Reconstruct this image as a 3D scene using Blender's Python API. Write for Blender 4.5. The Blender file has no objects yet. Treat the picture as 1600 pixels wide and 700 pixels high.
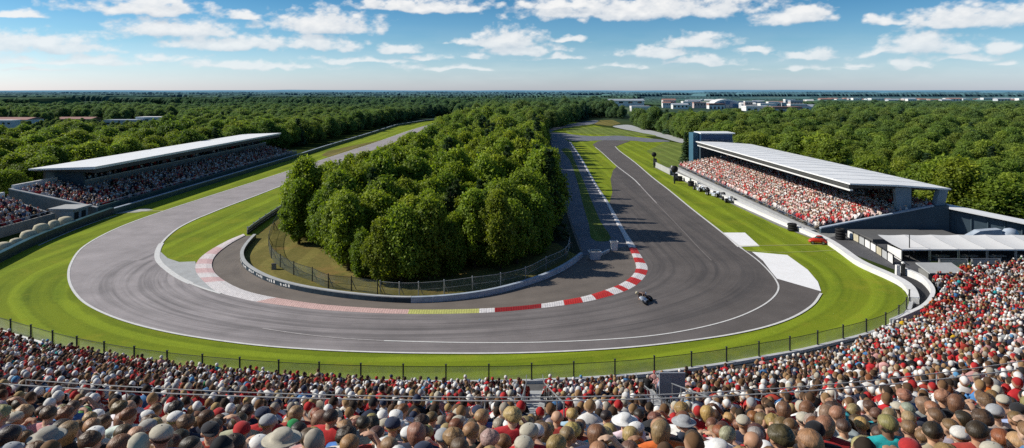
import bpy, bmesh, math, random
import numpy as np
from mathutils import Vector, Matrix, Quaternion
from mathutils.geometry import delaunay_2d_cdt

random.seed(7)
rng = np.random.default_rng(7)
R = math.radians
scene = bpy.context.scene
COL = scene.collection
H = 14.0            # camera height above the track
FPX = 1042.0        # focal length in pixels of the 1600 px wide photograph


def G(px, py, z=0.0):
    """survey point: place on a level surface of height z"""
    Y = FPX * (H - z) / (py - 142.0)
    return ((px - 800.0) / FPX * Y, Y)


def GL(pts, z=0.0):
    return [G(a, b, z) for a, b in pts]


def spline(pts, n=6, closed=False):
    P = [np.array(p, float) for p in pts]
    out = []
    N = len(P)
    rngi = range(N) if closed else range(N - 1)
    for i in rngi:
        if closed:
            p0, p1, p2, p3 = P[(i - 1) % N], P[i], P[(i + 1) % N], P[(i + 2) % N]
        else:
            p0, p1, p2, p3 = P[max(i - 1, 0)], P[i], P[i + 1], P[min(i + 2, N - 1)]
        # centripetal parametrisation
        t0 = 0.0
        t1 = t0 + max(np.linalg.norm(p1 - p0), 1e-4) ** .5
        t2 = t1 + max(np.linalg.norm(p2 - p1), 1e-4) ** .5
        t3 = t2 + max(np.linalg.norm(p3 - p2), 1e-4) ** .5
        if i == 0 and not closed:
            t1 = t0 + (t2 - t1) ; t2 = t1 + (t1 - t0); t3 = t2 + max(np.linalg.norm(p3 - p2), 1e-4) ** .5
            p0 = 2 * p1 - p2
        if i == N - 2 and not closed:
            p3 = 2 * p2 - p1
            t3 = t2 + (t2 - t1)
        for k in range(n):
            t = t1 + (t2 - t1) * k / n
            A1 = (t1 - t) / (t1 - t0) * p0 + (t - t0) / (t1 - t0) * p1
            A2 = (t2 - t) / (t2 - t1) * p1 + (t - t1) / (t2 - t1) * p2
            A3 = (t3 - t) / (t3 - t2) * p2 + (t - t2) / (t3 - t2) * p3
            B1 = (t2 - t) / (t2 - t0) * A1 + (t - t0) / (t2 - t0) * A2
            B2 = (t3 - t) / (t3 - t1) * A2 + (t - t1) / (t3 - t1) * A3
            out.append(tuple((t2 - t) / (t2 - t1) * B1 + (t - t1) / (t2 - t1) * B2))
    if not closed:
        out.append(tuple(P[-1]))
    return out


def resample(pl, step):
    P = np.array(pl, float)
    d = np.r_[0, np.cumsum(np.linalg.norm(np.diff(P, axis=0), axis=1))]
    n = max(2, int(round(d[-1] / step)) + 1)
    t = np.linspace(0, d[-1], n)
    return [tuple(np.interp(tt, d, P[:, k]) for k in range(P.shape[1])) for tt in t]


def normals2(pl):
    P = np.array(pl, float)[:, :2]
    T = np.gradient(P, axis=0)
    T /= np.maximum(np.linalg.norm(T, axis=1, keepdims=True), 1e-6)
    return np.c_[-T[:, 1], T[:, 0]]           # left-hand side normal


def offset(pl, d):
    P = np.array(pl, float)[:, :2]
    return [tuple(p) for p in P + normals2(pl) * d]


# ------------------------------------------------------------------ materials
MATS = {}


def nodes_of(m):
    m.use_nodes = True
    nt = m.node_tree
    b = nt.nodes['Principled BSDF']
    return nt, b


def link(nt, a, b):
    nt.links.new(a, b)


def mathn(nt, op, a, b=None, clamp=False):
    n = nt.nodes.new('ShaderNodeMath'); n.operation = op; n.use_clamp = clamp
    for i, v in enumerate((a, b)):
        if v is None: continue
        if isinstance(v, (int, float)): n.inputs[i].default_value = v
        else: nt.links.new(v, n.inputs[i])
    return n.outputs[0]


def vmath(nt, op, a, b=None):
    n = nt.nodes.new('ShaderNodeVectorMath'); n.operation = op
    for i, v in enumerate((a, b)):
        if v is None: continue
        if isinstance(v, (tuple, list)): n.inputs[i].default_value = v
        else: nt.links.new(v, n.inputs[i])
    return n.outputs['Value'] if op in ('LENGTH', 'DOT_PRODUCT', 'DISTANCE') else n.outputs[0]


def noise(nt, vec, scale, detail=3, rough=.55, out='Fac'):
    n = nt.nodes.new('ShaderNodeTexNoise')
    n.inputs['Scale'].default_value = scale
    n.inputs['Detail'].default_value = detail
    n.inputs['Roughness'].default_value = rough
    if vec is not None: nt.links.new(vec, n.inputs['Vector'])
    return n.outputs[out]


def mixc(nt, fac, a, b, mode='MIX'):
    n = nt.nodes.new('ShaderNodeMix'); n.data_type = 'RGBA'; n.blend_type = mode
    ins = [n.inputs[0], n.inputs[6], n.inputs[7]]
    for s, v in zip(ins, (fac, a, b)):
        if isinstance(v, (int, float)): s.default_value = v
        elif isinstance(v, (tuple, list)): s.default_value = (*v[:3], 1)
        else: nt.links.new(v, s)
    return n.outputs[2]


def ramp(nt, fac, stops):
    n = nt.nodes.new('ShaderNodeValToRGB')
    e = n.color_ramp.elements
    while len(e) < len(stops): e.new(.5)
    for el, (p, c) in zip(e, stops):
        el.position = p
        el.color = (c, c, c, 1) if isinstance(c, (int, float)) else (*c[:3], 1)
    nt.links.new(fac, n.inputs[0])
    return n.outputs[0]


def geo_pos(nt):
    return nt.nodes.new('ShaderNodeNewGeometry').outputs['Position']


def sep(nt, v):
    n = nt.nodes.new('ShaderNodeSeparateXYZ'); nt.links.new(v, n.inputs[0]); return n.outputs


def comb(nt, x, y, z=0.0):
    n = nt.nodes.new('ShaderNodeCombineXYZ')
    for i, v in enumerate((x, y, z)):
        if isinstance(v, (int, float)): n.inputs[i].default_value = v
        else: nt.links.new(v, n.inputs[i])
    return n.outputs[0]


def plain(name, col, rough=.7, metal=0.0, var=.18, scale=3.0, bump=0.0, spec=.3, dirt=None):
    """procedural paint / concrete / metal: colour broken up by noise"""
    if name in MATS: return MATS[name]
    m = bpy.data.materials.new(name); nt, b = nodes_of(m)
    p = nt.nodes.new('ShaderNodeTexCoord').outputs['Object']
    n1 = noise(nt, p, scale, 4)
    n2 = noise(nt, p, scale * 9, 3)
    f = mathn(nt, 'ADD', mathn(nt, 'MULTIPLY', n1, .65), mathn(nt, 'MULTIPLY', n2, .35))
    lo = [c * (1 - var) for c in col]; hi = [min(1, c * (1 + var)) for c in col]
    c = mixc(nt, ramp(nt, f, [(.3, 0.0), (.7, 1.0)]), lo, hi)
    if dirt:
        c = mixc(nt, ramp(nt, noise(nt, p, scale * 2.3, 5, .7), [(.45, 0.0), (.75, .7)]), c, dirt)
    link(nt, c, b.inputs['Base Color'])
    b.inputs['Roughness'].default_value = rough
    b.inputs['Metallic'].default_value = metal
    b.inputs['Specular IOR Level'].default_value = spec
    if bump:
        bn = nt.nodes.new('ShaderNodeBump'); bn.inputs['Strength'].default_value = bump
        bn.inputs['Distance'].default_value = .03
        link(nt, n2, bn.inputs['Height']); link(nt, bn.outputs[0], b.inputs['Normal'])
    MATS[name] = m
    return m


def objcol(name, rough=.75, var=.25, scale=30.0, bump=.2, sheen=0.0, stretch=None, spec=.3):
    """colour carried by the object itself (people, clothes, hair)"""
    m = bpy.data.materials.new(name); nt, b = nodes_of(m)
    oi = nt.nodes.new('ShaderNodeObjectInfo')
    p = nt.nodes.new('ShaderNodeTexCoord').outputs['Object']
    if stretch: p = vmath(nt, 'MULTIPLY', p, stretch)
    n1 = noise(nt, p, scale, 4)
    k = ramp(nt, n1, [(.3, 1 - var), (.7, 1 + var)])
    c = mixc(nt, 1.0, oi.outputs['Color'], k, 'MULTIPLY')
    link(nt, c, b.inputs['Base Color'])
    b.inputs['Roughness'].default_value = rough
    b.inputs['Specular IOR Level'].default_value = spec
    if sheen: b.inputs['Sheen Weight'].default_value = sheen
    bn = nt.nodes.new('ShaderNodeBump'); bn.inputs['Strength'].default_value = bump
    bn.inputs['Distance'].default_value = .01
    link(nt, n1, bn.inputs['Height']); link(nt, bn.outputs[0], b.inputs['Normal'])
    MATS[name] = m
    return m


def vcol(name, rough=.8, attr='Col'):
    m = bpy.data.materials.new(name); nt, b = nodes_of(m)
    a = nt.nodes.new('ShaderNodeAttribute'); a.attribute_name = attr
    p = geo_pos(nt)
    k = ramp(nt, noise(nt, p, 9.0, 3), [(.3, .75), (.7, 1.2)])
    link(nt, mixc(nt, 1.0, a.outputs['Color'], k, 'MULTIPLY'), b.inputs['Base Color'])
    b.inputs['Roughness'].default_value = rough
    b.inputs['Specular IOR Level'].default_value = .2
    MATS[name] = m
    return m


def bend_coords(nt):
    """lap coordinates of the hairpin: r across the track, a along it"""
    x, y, z = sep(nt, geo_pos(nt))
    u = mathn(nt, 'DIVIDE', mathn(nt, 'ADD', x, 6.0), 27.5)
    dy = mathn(nt, 'SUBTRACT', y, 55.0)
    v = mathn(nt, 'DIVIDE', mathn(nt, 'MINIMUM', dy, 0.0), 20.0)
    r = vmath(nt, 'LENGTH', comb(nt, u, v, 0.0))
    ang = mathn(nt, 'ARCTAN2', v, u)
    along = mathn(nt, 'ADD', mathn(nt, 'MULTIPLY', ang, 1.0),
                  mathn(nt, 'MULTIPLY', mathn(nt, 'MAXIMUM', dy, 0.0), .03))
    return r, along, x, y


def make_grass(name, dark, light, stripe=.35, dry=None):
    m = bpy.data.materials.new(name); nt, b = nodes_of(m)
    r, a, x, y = bend_coords(nt)
    p = geo_pos(nt)
    streak = noise(nt, comb(nt, mathn(nt, 'MULTIPLY', r, 26.0), mathn(nt, 'MULTIPLY', a, 1.2)), 1.0, 4, .6)
    patch = noise(nt, p, .12, 5, .6)
    fine = noise(nt, p, 2.6, 6, .75)
    f = mathn(nt, 'ADD', mathn(nt, 'MULTIPLY', streak, stripe),
              mathn(nt, 'ADD', mathn(nt, 'MULTIPLY', patch, .45), mathn(nt, 'MULTIPLY', fine, .55 - stripe * .5)))
    c = mixc(nt, ramp(nt, f, [(.36, 0.0), (.66, 1.0)]), dark, light)
    band = ramp(nt, mathn(nt, 'SINE', mathn(nt, 'ADD', mathn(nt, 'MULTIPLY', r, 62.0), mathn(nt, 'MULTIPLY', patch, 3.0))), [(.3, .86), (.7, 1.10)])
    c = mixc(nt, 1.0, c, band, 'MULTIPLY')
    # worn yellowish patches
    w = ramp(nt, noise(nt, p, .26, 7, .75), [(.53, 0.0), (.72, .7)])
    c = mixc(nt, w, c, dry or (light[0] * 1.35, light[1] * 1.0, light[2] * 1.5))
    link(nt, c, b.inputs['Base Color'])
    b.inputs['Roughness'].default_value = .95
    b.inputs['Specular IOR Level'].default_value = .1
    bn = nt.nodes.new('ShaderNodeBump'); bn.inputs['Strength'].default_value = .5
    bn.inputs['Distance'].default_value = .05
    link(nt, noise(nt, p, 11.0, 4, .7), bn.inputs['Height']); link(nt, bn.outputs[0], b.inputs['Normal'])
    MATS[name] = m
    return m


def make_asphalt(name, left, right, streaks=.5):
    m = bpy.data.materials.new(name); nt, b = nodes_of(m)
    r, a, x, y = bend_coords(nt)
    p = geo_pos(nt)
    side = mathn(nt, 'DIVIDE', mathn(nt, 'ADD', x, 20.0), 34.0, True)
    base = mixc(nt, side, left, right)  # sun sheen painted in: pale on the left, darker to the right
    grain = noise(nt, p, 14.0, 4, .7)
    blot = noise(nt, p, .35, 5, .65)
    k = mathn(nt, 'ADD', mathn(nt, 'MULTIPLY', grain, .25), mathn(nt, 'MULTIPLY', blot, .55))
    base = mixc(nt, 1.0, base, ramp(nt, k, [(.25, .72), (.6, 1.22)]), 'MULTIPLY')
    s1 = noise(nt, comb(nt, mathn(nt, 'MULTIPLY', r, 34.0), mathn(nt, 'MULTIPLY', a, .9)), 1.0, 5, .62)
    s2 = noise(nt, comb(nt, mathn(nt, 'MULTIPLY', r, 95.0), mathn(nt, 'MULTIPLY', a, 1.6), 4.0), 1.0, 3, .6)
    # rubber is laid on the racing line, less at the edges
    band = ramp(nt, r, [(.0, .3), (.56, .5), (.70, 1.0), (.90, 1.0), (.97, .25), (1.0, .08)])
    rub = mathn(nt, 'MULTIPLY', mathn(nt, 'ADD', ramp(nt, s1, [(.45, 0.0), (.62, .8)]), ramp(nt, s2, [(.5, 0.0), (.68, .5)])), band, True)
    c = mixc(nt, mathn(nt, 'MULTIPLY', rub, streaks), base, (.035, .034, .036))
    link(nt, c, b.inputs['Base Color'])
    b.inputs['Roughness'].default_value = .8
    b.inputs['Specular IOR Level'].default_value = .35
    bn = nt.nodes.new('ShaderNodeBump'); bn.inputs['Strength'].default_value = .25
    bn.inputs['Distance'].default_value = .02
    link(nt, grain, bn.inputs['Height']); link(nt, bn.outputs[0], b.inputs['Normal'])
    MATS[name] = m
    return m


def make_leaf(name, c0, c1, warm):
    m = bpy.data.materials.new(name); nt, b = nodes_of(m)
    a = nt.nodes.new('ShaderNodeAttribute'); a.attribute_name = 'tint'
    oi = nt.nodes.new('ShaderNodeObjectInfo')
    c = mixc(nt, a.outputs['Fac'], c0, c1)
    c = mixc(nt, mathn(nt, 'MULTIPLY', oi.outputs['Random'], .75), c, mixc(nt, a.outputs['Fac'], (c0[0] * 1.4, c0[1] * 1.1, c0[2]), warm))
    k = ramp(nt, oi.outputs['Random'], [(0.0, .95), (.17, .7), (.35, 1.1), (.5, .82), (.7, 1.15), (.85, .75), (1.0, 1.05)])
    c = mixc(nt, 1.0, c, k, 'MULTIPLY')
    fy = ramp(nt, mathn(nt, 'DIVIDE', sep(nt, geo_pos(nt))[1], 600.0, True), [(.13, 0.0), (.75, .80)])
    c = mixc(nt, fy, c, (.090, .190, .170))  # aerial haze painted into the leaf colour, stronger farther off
    link(nt, c, b.inputs['Base Color'])
    b.inputs['Roughness'].default_value = .6
    b.inputs['Specular IOR Level'].default_value = .25
    tr = nt.nodes.new('ShaderNodeBsdfTranslucent'); link(nt, mixc(nt, 1.0, c, (1.25, 1.3, .5), 'MULTIPLY'), tr.inputs['Color'])
    mx = nt.nodes.new('ShaderNodeMixShader'); mx.inputs[0].default_value = .42
    link(nt, b.outputs[0], mx.inputs[1]); link(nt, tr.outputs[0], mx.inputs[2])
    link(nt, mx.outputs[0], nt.nodes['Material Output'].inputs['Surface'])
    MATS[name] = m
    return m


def make_mesh_mat(name, col, opacity):
    """woven wire: fine grid, mostly see-through"""
    m = bpy.data.materials.new(name); nt, b = nodes_of(m)
    p = geo_pos(nt)
    b.inputs['Base Color'].default_value = (*col, 1); b.inputs['Roughness'].default_value = .55
    b.inputs['Metallic'].default_value = .2
    tr = nt.nodes.new('ShaderNodeBsdfTransparent')
    mx = nt.nodes.new('ShaderNodeMixShader')
    k = ramp(nt, noise(nt, p, 2.0, 4), [(.3, opacity * .7), (.7, opacity * 1.3)])
    link(nt, k, mx.inputs[0])
    link(nt, tr.outputs[0], mx.inputs[1]); link(nt, b.outputs[0], mx.inputs[2])
    link(nt, mx.outputs[0], nt.nodes['Material Output'].inputs['Surface'])
    MATS[name] = m
    return m


def make_glass(name, col):
    m = bpy.data.materials.new(name); nt, b = nodes_of(m)
    p = nt.nodes.new('ShaderNodeTexCoord').outputs['Object']
    c = mixc(nt, noise(nt, p, .8, 2), [k * .6 for k in col], [k * 1.4 for k in col])
    link(nt, c, b.inputs['Base Color'])
    b.inputs['Roughness'].default_value = .08
    b.inputs['Specular IOR Level'].default_value = .8
    MATS[name] = m
    return m


# ------------------------------------------------------------------ mesh helpers
class MB:
    def __init__(s):
        s.v = []; s.f = []; s.n = 0

    def add(s, verts, faces):
        s.v.extend([tuple(v) for v in verts])
        s.f.extend([tuple(i + s.n for i in f) for f in faces])
        s.n += len(verts)

    def box(s, c, size, rz=0.0, taper=1.0, mat=None):
        hx, hy, hz = size[0] / 2, size[1] / 2, size[2] / 2
        V = []
        for z, k in ((-hz, 1.0), (hz, taper)):
            for x, y in ((-hx, -hy), (hx, -hy), (hx, hy), (-hx, hy)):
                X, Y = x * k, y * k
                V.append((c[0] + X * math.cos(rz) - Y * math.sin(rz), c[1] + X * math.sin(rz) + Y * math.cos(rz), c[2] + z))
        s.add(V, [(3, 2, 1, 0), (4, 5, 6, 7), (0, 1, 5, 4), (1, 2, 6, 5), (2, 3, 7, 6), (3, 0, 4, 7)])
        return s

    def tube(s, a, b, ra, rb=None, n=8, caps=True):
        rb = ra if rb is None else rb
        a = Vector(a); b = Vector(b); d = (b - a)
        if d.length < 1e-6: return s
        q = d.to_track_quat('Z', 'Y')
        V = []
        for p, r in ((a, ra), (b, rb)):
            for i in range(n):
                t = 2 * math.pi * i / n
                V.append(p + q @ Vector((r * math.cos(t), r * math.sin(t), 0)))
        F = [(i, (i + 1) % n, n + (i + 1) % n, n + i) for i in range(n)]
        if caps: F += [tuple(range(n - 1, -1, -1)), tuple(range(n, 2 * n))]
        s.add(V, F)
        return s

    def path(s, pts, r, n=6):
        for a, b in zip(pts[:-1], pts[1:]): s.tube(a, b, r, r, n)
        return s

    def ell(s, c, rad, nu=12, nv=8, rot=None):
        V = [];
        for j in range(nv + 1):
            ph = math.pi * j / nv
            for i in range(nu):
                t = 2 * math.pi * i / nu
                p = Vector((rad[0] * math.sin(ph) * math.cos(t), rad[1] * math.sin(ph) * math.sin(t), rad[2] * math.cos(ph)))
                if rot: p = rot @ p
                V.append((c[0] + p.x, c[1] + p.y, c[2] + p.z))
        F = []
        for j in range(nv):
            for i in range(nu):
                a, b = j * nu + i, j * nu + (i + 1) % nu
                F.append((a, a + nu, b + nu, b))
        s.add(V, F)
        return s

    def cap(s, a, b, ra, rb, n=10):
        s.tube(a, b, ra, rb, n); s.ell(a, (ra, ra, ra), n, 6); s.ell(b, (rb, rb, rb), n, 6)
        return s

    def loft(s, rings, n=14):
        """rings of (cx, cy, cz, rx, ry)"""
        V = []
        for cx, cy, cz, rx, ry in rings:
            for i in range(n):
                t = 2 * math.pi * i / n
                V.append((cx + rx * math.cos(t), cy + ry * math.sin(t), cz))
        F = []
        for j in range(len(rings) - 1):
            for i in range(n):
                F.append((j * n + i, j * n + (i + 1) % n, (j + 1) * n + (i + 1) % n, (j + 1) * n + i))
        F += [tuple(range(n - 1, -1, -1)), tuple(range((len(rings) - 1) * n, len(rings) * n))]
        s.add(V, F)
        return s

    def prism(s, poly, axis, lo, hi):
        """closed outline swept along an axis; poly holds the two other coordinates in order"""
        n = len(poly)
        def P(a, b, t):
            return {'x': (t, a, b), 'y': (a, t, b), 'z': (a, b, t)}[axis]
        V = [P(a, b, lo) for a, b in poly] + [P(a, b, hi) for a, b in poly]
        F = [(i, (i + 1) % n, n + (i + 1) % n, n + i) for i in range(n)]
        F += [tuple(range(n - 1, -1, -1)), tuple(range(n, 2 * n))]
        s.add(V, F)
        return s

    def ribbon_wall(s, pl, z0, z1, th, z0f=None):
        """upright wall of thickness th along a plan polyline, on its left-hand side"""
        P = np.array(pl, float)[:, :2]; Q = np.array(offset(pl, th))
        n = len(P)
        V = [(p[0], p[1], z0) for p in P] + [(p[0], p[1], z1) for p in P] + [(p[0], p[1], z1) for p in Q] + [(p[0], p[1], z0) for p in Q]
        F = []
        for i in range(n - 1):
            for k in range(3):
                F.append((k * n + i, k * n + i + 1, (k + 1) * n + i + 1, (k + 1) * n + i))
        F += [(0, n, 2 * n, 3 * n), (n - 1, 4 * n - 1, 3 * n - 1, 2 * n - 1)]
        s.add(V, F)
        return s

    def build(s, name, mat, parent=None, smooth=False):
        me = bpy.data.meshes.new(name)
        me.from_pydata(s.v, [], s.f)
        bm = bmesh.new(); bm.from_mesh(me)
        bmesh.ops.recalc_face_normals(bm, faces=bm.faces)
        bm.to_mesh(me); bm.free()
        return put(name, me, mat, parent, smooth)


def put(name, me, mat, parent=None, smooth=False):
    if mat: 
        me.materials.clear(); me.materials.append(mat)
    if smooth:
        me.polygons.foreach_set('use_smooth', [True] * len(me.polygons))
    o = bpy.data.objects.new(name, me); COL.objects.link(o)
    if parent: o.parent = parent
    return o


def tag(o, label, cat, group=None, kind=None):
    o['label'] = label; o['category'] = cat
    if group: o['group'] = group
    if kind: o['kind'] = kind
    return o


def struct(o, label=None):
    o['kind'] = 'structure'
    if label: o['label'] = label
    return o


def empty(name, loc=(0, 0, 0), rz=0.0):
    o = bpy.data.objects.new(name, None); COL.objects.link(o)
    o.location = loc; o.rotation_euler = (0, 0, rz); o.empty_display_size = .3
    return o


def copy_tree(o, parent=None):
    c = o.copy(); COL.objects.link(c)
    if parent is not None: c.parent = parent
    for ch in KIDS.get(o.name, []) or list(o.children):
        copy_tree(ch, c)
    return c


KIDS = {}


def sheet(name, outline, z, mat, label=None):
    """flat surface bounded by a plan outline (constrained triangulation, no overlaps)"""
    pts = []
    for p in outline:
        q = Vector((float(p[0]), float(p[1])))
        if not pts or (pts[-1] - q).length > .01: pts.append(q)
    if (pts[0] - pts[-1]).length < .01: pts.pop()
    n = len(pts)
    vs, es, fs_, *_ = delaunay_2d_cdt(pts, [(i, (i + 1) % n) for i in range(n)], [], 1, 1e-5)
    P = [(p.x, p.y) for p in pts]
    F = []
    for f in fs_:
        cx = sum(vs[i].x for i in f) / len(f); cy = sum(vs[i].y for i in f) / len(f)
        if in_poly(cx, cy, P):
            a, b, c = [vs[i] for i in f[:3]]
            ar = (b.x - a.x) * (c.y - a.y) - (b.y - a.y) * (c.x - a.x)
            F.append(tuple(f) if ar > 0 else tuple(f)[::-1])
    me = bpy.data.meshes.new(name)
    me.from_pydata([(v.x, v.y, z) for v in vs], [], F)
    return struct(put(name, me, mat), label)


def strip(name, A, B, z, mat, n=None):
    """flat band between two plan polylines with equal counts"""
    V = [(a[0], a[1], z) for a in A] + [(b[0], b[1], z) for b in B]
    k = len(A)
    F = [(i, i + 1, k + i + 1, k + i) for i in range(k - 1)]
    me = bpy.data.meshes.new(name); me.from_pydata(V, [], F)
    bm = bmesh.new(); bm.from_mesh(me); bmesh.ops.recalc_face_normals(bm, faces=bm.faces)
    if sum(f.normal.z for f in bm.faces) < 0:
        bmesh.ops.reverse_faces(bm, faces=bm.faces)
    bm.to_mesh(me); bm.free()
    return struct(put(name, me, mat))


def line_strip(name, pl, w, z, mat):
    pl = [tuple(p) for p in pl]
    return strip(name, offset(pl, w / 2), offset(pl, -w / 2), z, mat)


def in_poly(x, y, poly):
    c = False; n = len(poly); j = n - 1
    for i in range(n):
        xi, yi = poly[i][:2]; xj, yj = poly[j][:2]
        if (yi > y) != (yj > y) and x < (xj - xi) * (y - yi) / (yj - yi) + xi: c = not c
        j = i
    return c


def dist_pl(x, y, P):
    """distance of a point to a polyline"""
    P = np.asarray(P, float)[:, :2]
    a = P[:-1]; d = P[1:] - a
    t = np.clip(((x - a[:, 0]) * d[:, 0] + (y - a[:, 1]) * d[:, 1]) / np.maximum((d ** 2).sum(1), 1e-9), 0, 1)
    q = a + d * t[:, None]
    return float(np.min(np.hypot(q[:, 0] - x, q[:, 1] - y)))


def sstep(a, b, x):
    t = np.clip((x - a) / (b - a), 0, 1)
    return t * t * (3 - 2 * t)


# ------------------------------------------------------------------ material set
M_grass = make_grass('mown_grass', (.068, .122, .010), (.222, .285, .018), .5)
M_far_grass = make_grass('rough_grass', (.075, .13, .02), (.19, .24, .05))
M_dry = make_grass('dry_grass', (.09, .10, .02), (.24, .20, .06), .15, (.33, .19, .07))
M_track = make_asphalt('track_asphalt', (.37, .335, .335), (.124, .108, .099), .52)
M_apron = make_asphalt('apron_asphalt', (.19, .16, .135), (.165, .14, .12), .25)
M_service = plain('service_asphalt', (.15, .16, .19), .85, var=.3, scale=.5, dirt=(.26, .26, .28))
M_white = plain('white_line_paint', (.74, .73, .70), .6, var=.08, scale=1.5, dirt=(.52, .50, .48))
M_patch = plain('white_runoff_paint', (.93, .92, .91), .7, var=.03, scale=.6, dirt=(.84, .82, .80))
M_yellowline = plain('pale_yellow_paint', (.55, .52, .25), .7, var=.15)
M_conc = plain('pale_concrete', (.44, .45, .45), .85, var=.12, scale=.7, bump=.2, dirt=(.33, .33, .32))
M_concd = plain('weathered_concrete', (.25, .25, .24), .9, var=.25, scale=.6, bump=.2, dirt=(.14, .14, .13))
M_dark = plain('dark_steel', (.03, .033, .036), .5, .3, var=.3)
M_black = plain('black_rubber', (.016, .016, .017), .75, var=.3)
M_steel = plain('galvanised_steel', (.45, .46, .47), .4, .7, var=.12)
M_navy = plain('navy_barrier_cover', (.016, .034, .055), .45, var=.35, scale=1.2, dirt=(.05, .085, .11))
M_teal = plain('teal_barrier_panel', (.028, .075, .085), .4, var=.35, scale=.9, dirt=(.06, .12, .13))
M_bluewall = plain('grey_blue_wall', (.40, .46, .54), .6, var=.12, scale=.9, dirt=(.2, .25, .3))
M_wallwhite = plain('white_wall_paint', (.80, .79, .77), .65, var=.08, scale=.8, dirt=(.60, .59, .56))
M_roof = plain('white_roof_sheet', (.88, .88, .87), .6, 0, var=.04, scale=.35, dirt=(.76, .77, .78))
M_soffit = plain('grey_soffit', (.065, .065, .062), .7, var=.2)
M_slate = plain('slate_blue_cladding', (.055, .085, .11), .6, var=.2, scale=.6)
M_slate2 = plain('blue_grey_panel', (.20, .26, .31), .6, var=.15, scale=.8)
M_bale = plain('beige_canvas', (.55, .50, .36), .9, var=.2, scale=2.0, dirt=(.3, .27, .2))
M_tent = plain('white_tent_fabric', (.80, .79, .77), .7, var=.04, scale=.8, dirt=(.70, .69, .67))
M_red = plain('red_car_paint', (.55, .035, .012), .3, var=.12, spec=.5)
M_silver = plain('pale_silver_paint', (.58, .63, .70), .3, .2, var=.1, spec=.5)
M_earth = plain('forest_floor', (.028, .036, .014), 1.0, var=.5, scale=.4)
M_wood = plain('tree_bark', (.055, .042, .03), .95, var=.4, scale=6, bump=.6)
M_glassblue = make_glass('blue_window_glass', (.10, .22, .36))
M_glassnavy = plain('navy_window_glass', (.022, .06, .14), .4, var=.3, scale=1.5)
M_teal2 = plain('blue_panel', (.06, .15, .22), .5, var=.2)
M_glassdark = make_glass('dark_window_glass', (.03, .04, .05))
M_wire = make_mesh_mat('wire_mesh', (.50, .54, .46), .36)
M_wiredark = make_mesh_mat('dark_wire_mesh', (.10, .13, .13), .38)
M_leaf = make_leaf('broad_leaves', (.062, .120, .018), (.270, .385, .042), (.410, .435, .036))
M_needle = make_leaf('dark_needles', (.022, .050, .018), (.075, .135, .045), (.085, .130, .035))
M_skin = objcol('skin', .55, .12, 14, .1, spec=.35)
M_cloth = objcol('cloth', .9, .16, 22, .3, .1)
def make_hair():
    m = bpy.data.materials.new('hair'); nt, b = nodes_of(m)
    oi = nt.nodes.new('ShaderNodeObjectInfo')
    x, y, z = sep(nt, nt.nodes.new('ShaderNodeTexCoord').outputs['Object'])
    l = mathn(nt, 'MAXIMUM', vmath(nt, 'LENGTH', comb(nt, x, y, 0.0)), .004)
    sx = mathn(nt, 'MULTIPLY', mathn(nt, 'DIVIDE', x, l), 9.0); sy = mathn(nt, 'MULTIPLY', mathn(nt, 'DIVIDE', y, l), 9.0)
    n1 = noise(nt, comb(nt, sx, sy, mathn(nt, 'MULTIPLY', z, 14.0)), 1.0, 4, .7)
    big = noise(nt, comb(nt, x, y, z), 16.0, 2)
    f = mathn(nt, 'ADD', mathn(nt, 'MULTIPLY', n1, .7), mathn(nt, 'MULTIPLY', big, .3))
    link(nt, mixc(nt, 1.0, oi.outputs['Color'], ramp(nt, f, [(.32, .5), (.66, 1.55)]), 'MULTIPLY'), b.inputs['Base Color'])
    b.inputs['Roughness'].default_value = .45; b.inputs['Specular IOR Level'].default_value = .45
    bn = nt.nodes.new('ShaderNodeBump'); bn.inputs['Strength'].default_value = .45; bn.inputs['Distance'].default_value = .012
    link(nt, n1, bn.inputs['Height']); link(nt, bn.outputs[0], b.inputs['Normal'])
    return m


M_hair = make_hair()
M_crowd = vcol('crowd_colours')

# ------------------------------------------------------------------ ground
xs = np.unique(np.r_[np.linspace(-9000, -400, 22), np.linspace(-400, -60, 18), np.linspace(-60, 30, 10), np.linspace(30, 70, 34), np.linspace(70, 400, 34), np.linspace(400, 9000, 22)])
ys = np.unique(np.r_[np.linspace(-800, -40, 8), np.linspace(-40, 30, 8), np.linspace(30, 300, 90), np.linspace(300, 1000, 20), np.linspace(1000, 14000, 30)])


def ground_z(x, y):
    """the wood on the right stands in a shallow valley behind the grandstand"""
    return -6.6 * sstep(47.5, 58, x) * sstep(215, 85, y) * sstep(38, 60, y)


XX, YY = np.meshgrid(xs, ys)
ZZ = ground_z(XX, YY)
V = np.c_[XX.ravel(), YY.ravel(), ZZ.ravel()]
nx, ny = len(xs), len(ys)
F = [(j * nx + i, j * nx + i + 1, (j + 1) * nx + i + 1, (j + 1) * nx + i) for j in range(ny - 1) for i in range(nx - 1)]
me = bpy.data.meshes.new('ground'); me.from_pydata(V.tolist(), [], F)
mg = bpy.data.materials.new('countryside'); nt, b = nodes_of(mg)
p = geo_pos(nt)
px_, py_, pz_ = sep(nt, p)
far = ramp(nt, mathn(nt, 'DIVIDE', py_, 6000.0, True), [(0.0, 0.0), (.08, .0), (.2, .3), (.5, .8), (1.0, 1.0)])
cell = nt.nodes.new('ShaderNodeTexVoronoi'); cell.inputs['Scale'].default_value = 1.0
link(nt, vmath(nt, 'MULTIPLY', p, (.0042, .0016, .001)), cell.inputs['Vector'])
fld = sep(nt, cell.outputs['Color'])[0]
wood = noise(nt, vmath(nt, 'MULTIPLY', p, (.006, .0022, .01)), 1.0, 5, .6)
near_c = mixc(nt, noise(nt, p, .35, 6, .7), (.022, .034, .010), (.060, .085, .022))
field_c = mixc(nt, fld, (.06, .12, .06), (.26, .28, .17))
wood_c = mixc(nt, noise(nt, p, .03, 5, .7), (.022, .052, .045), (.05, .09, .065))
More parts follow.
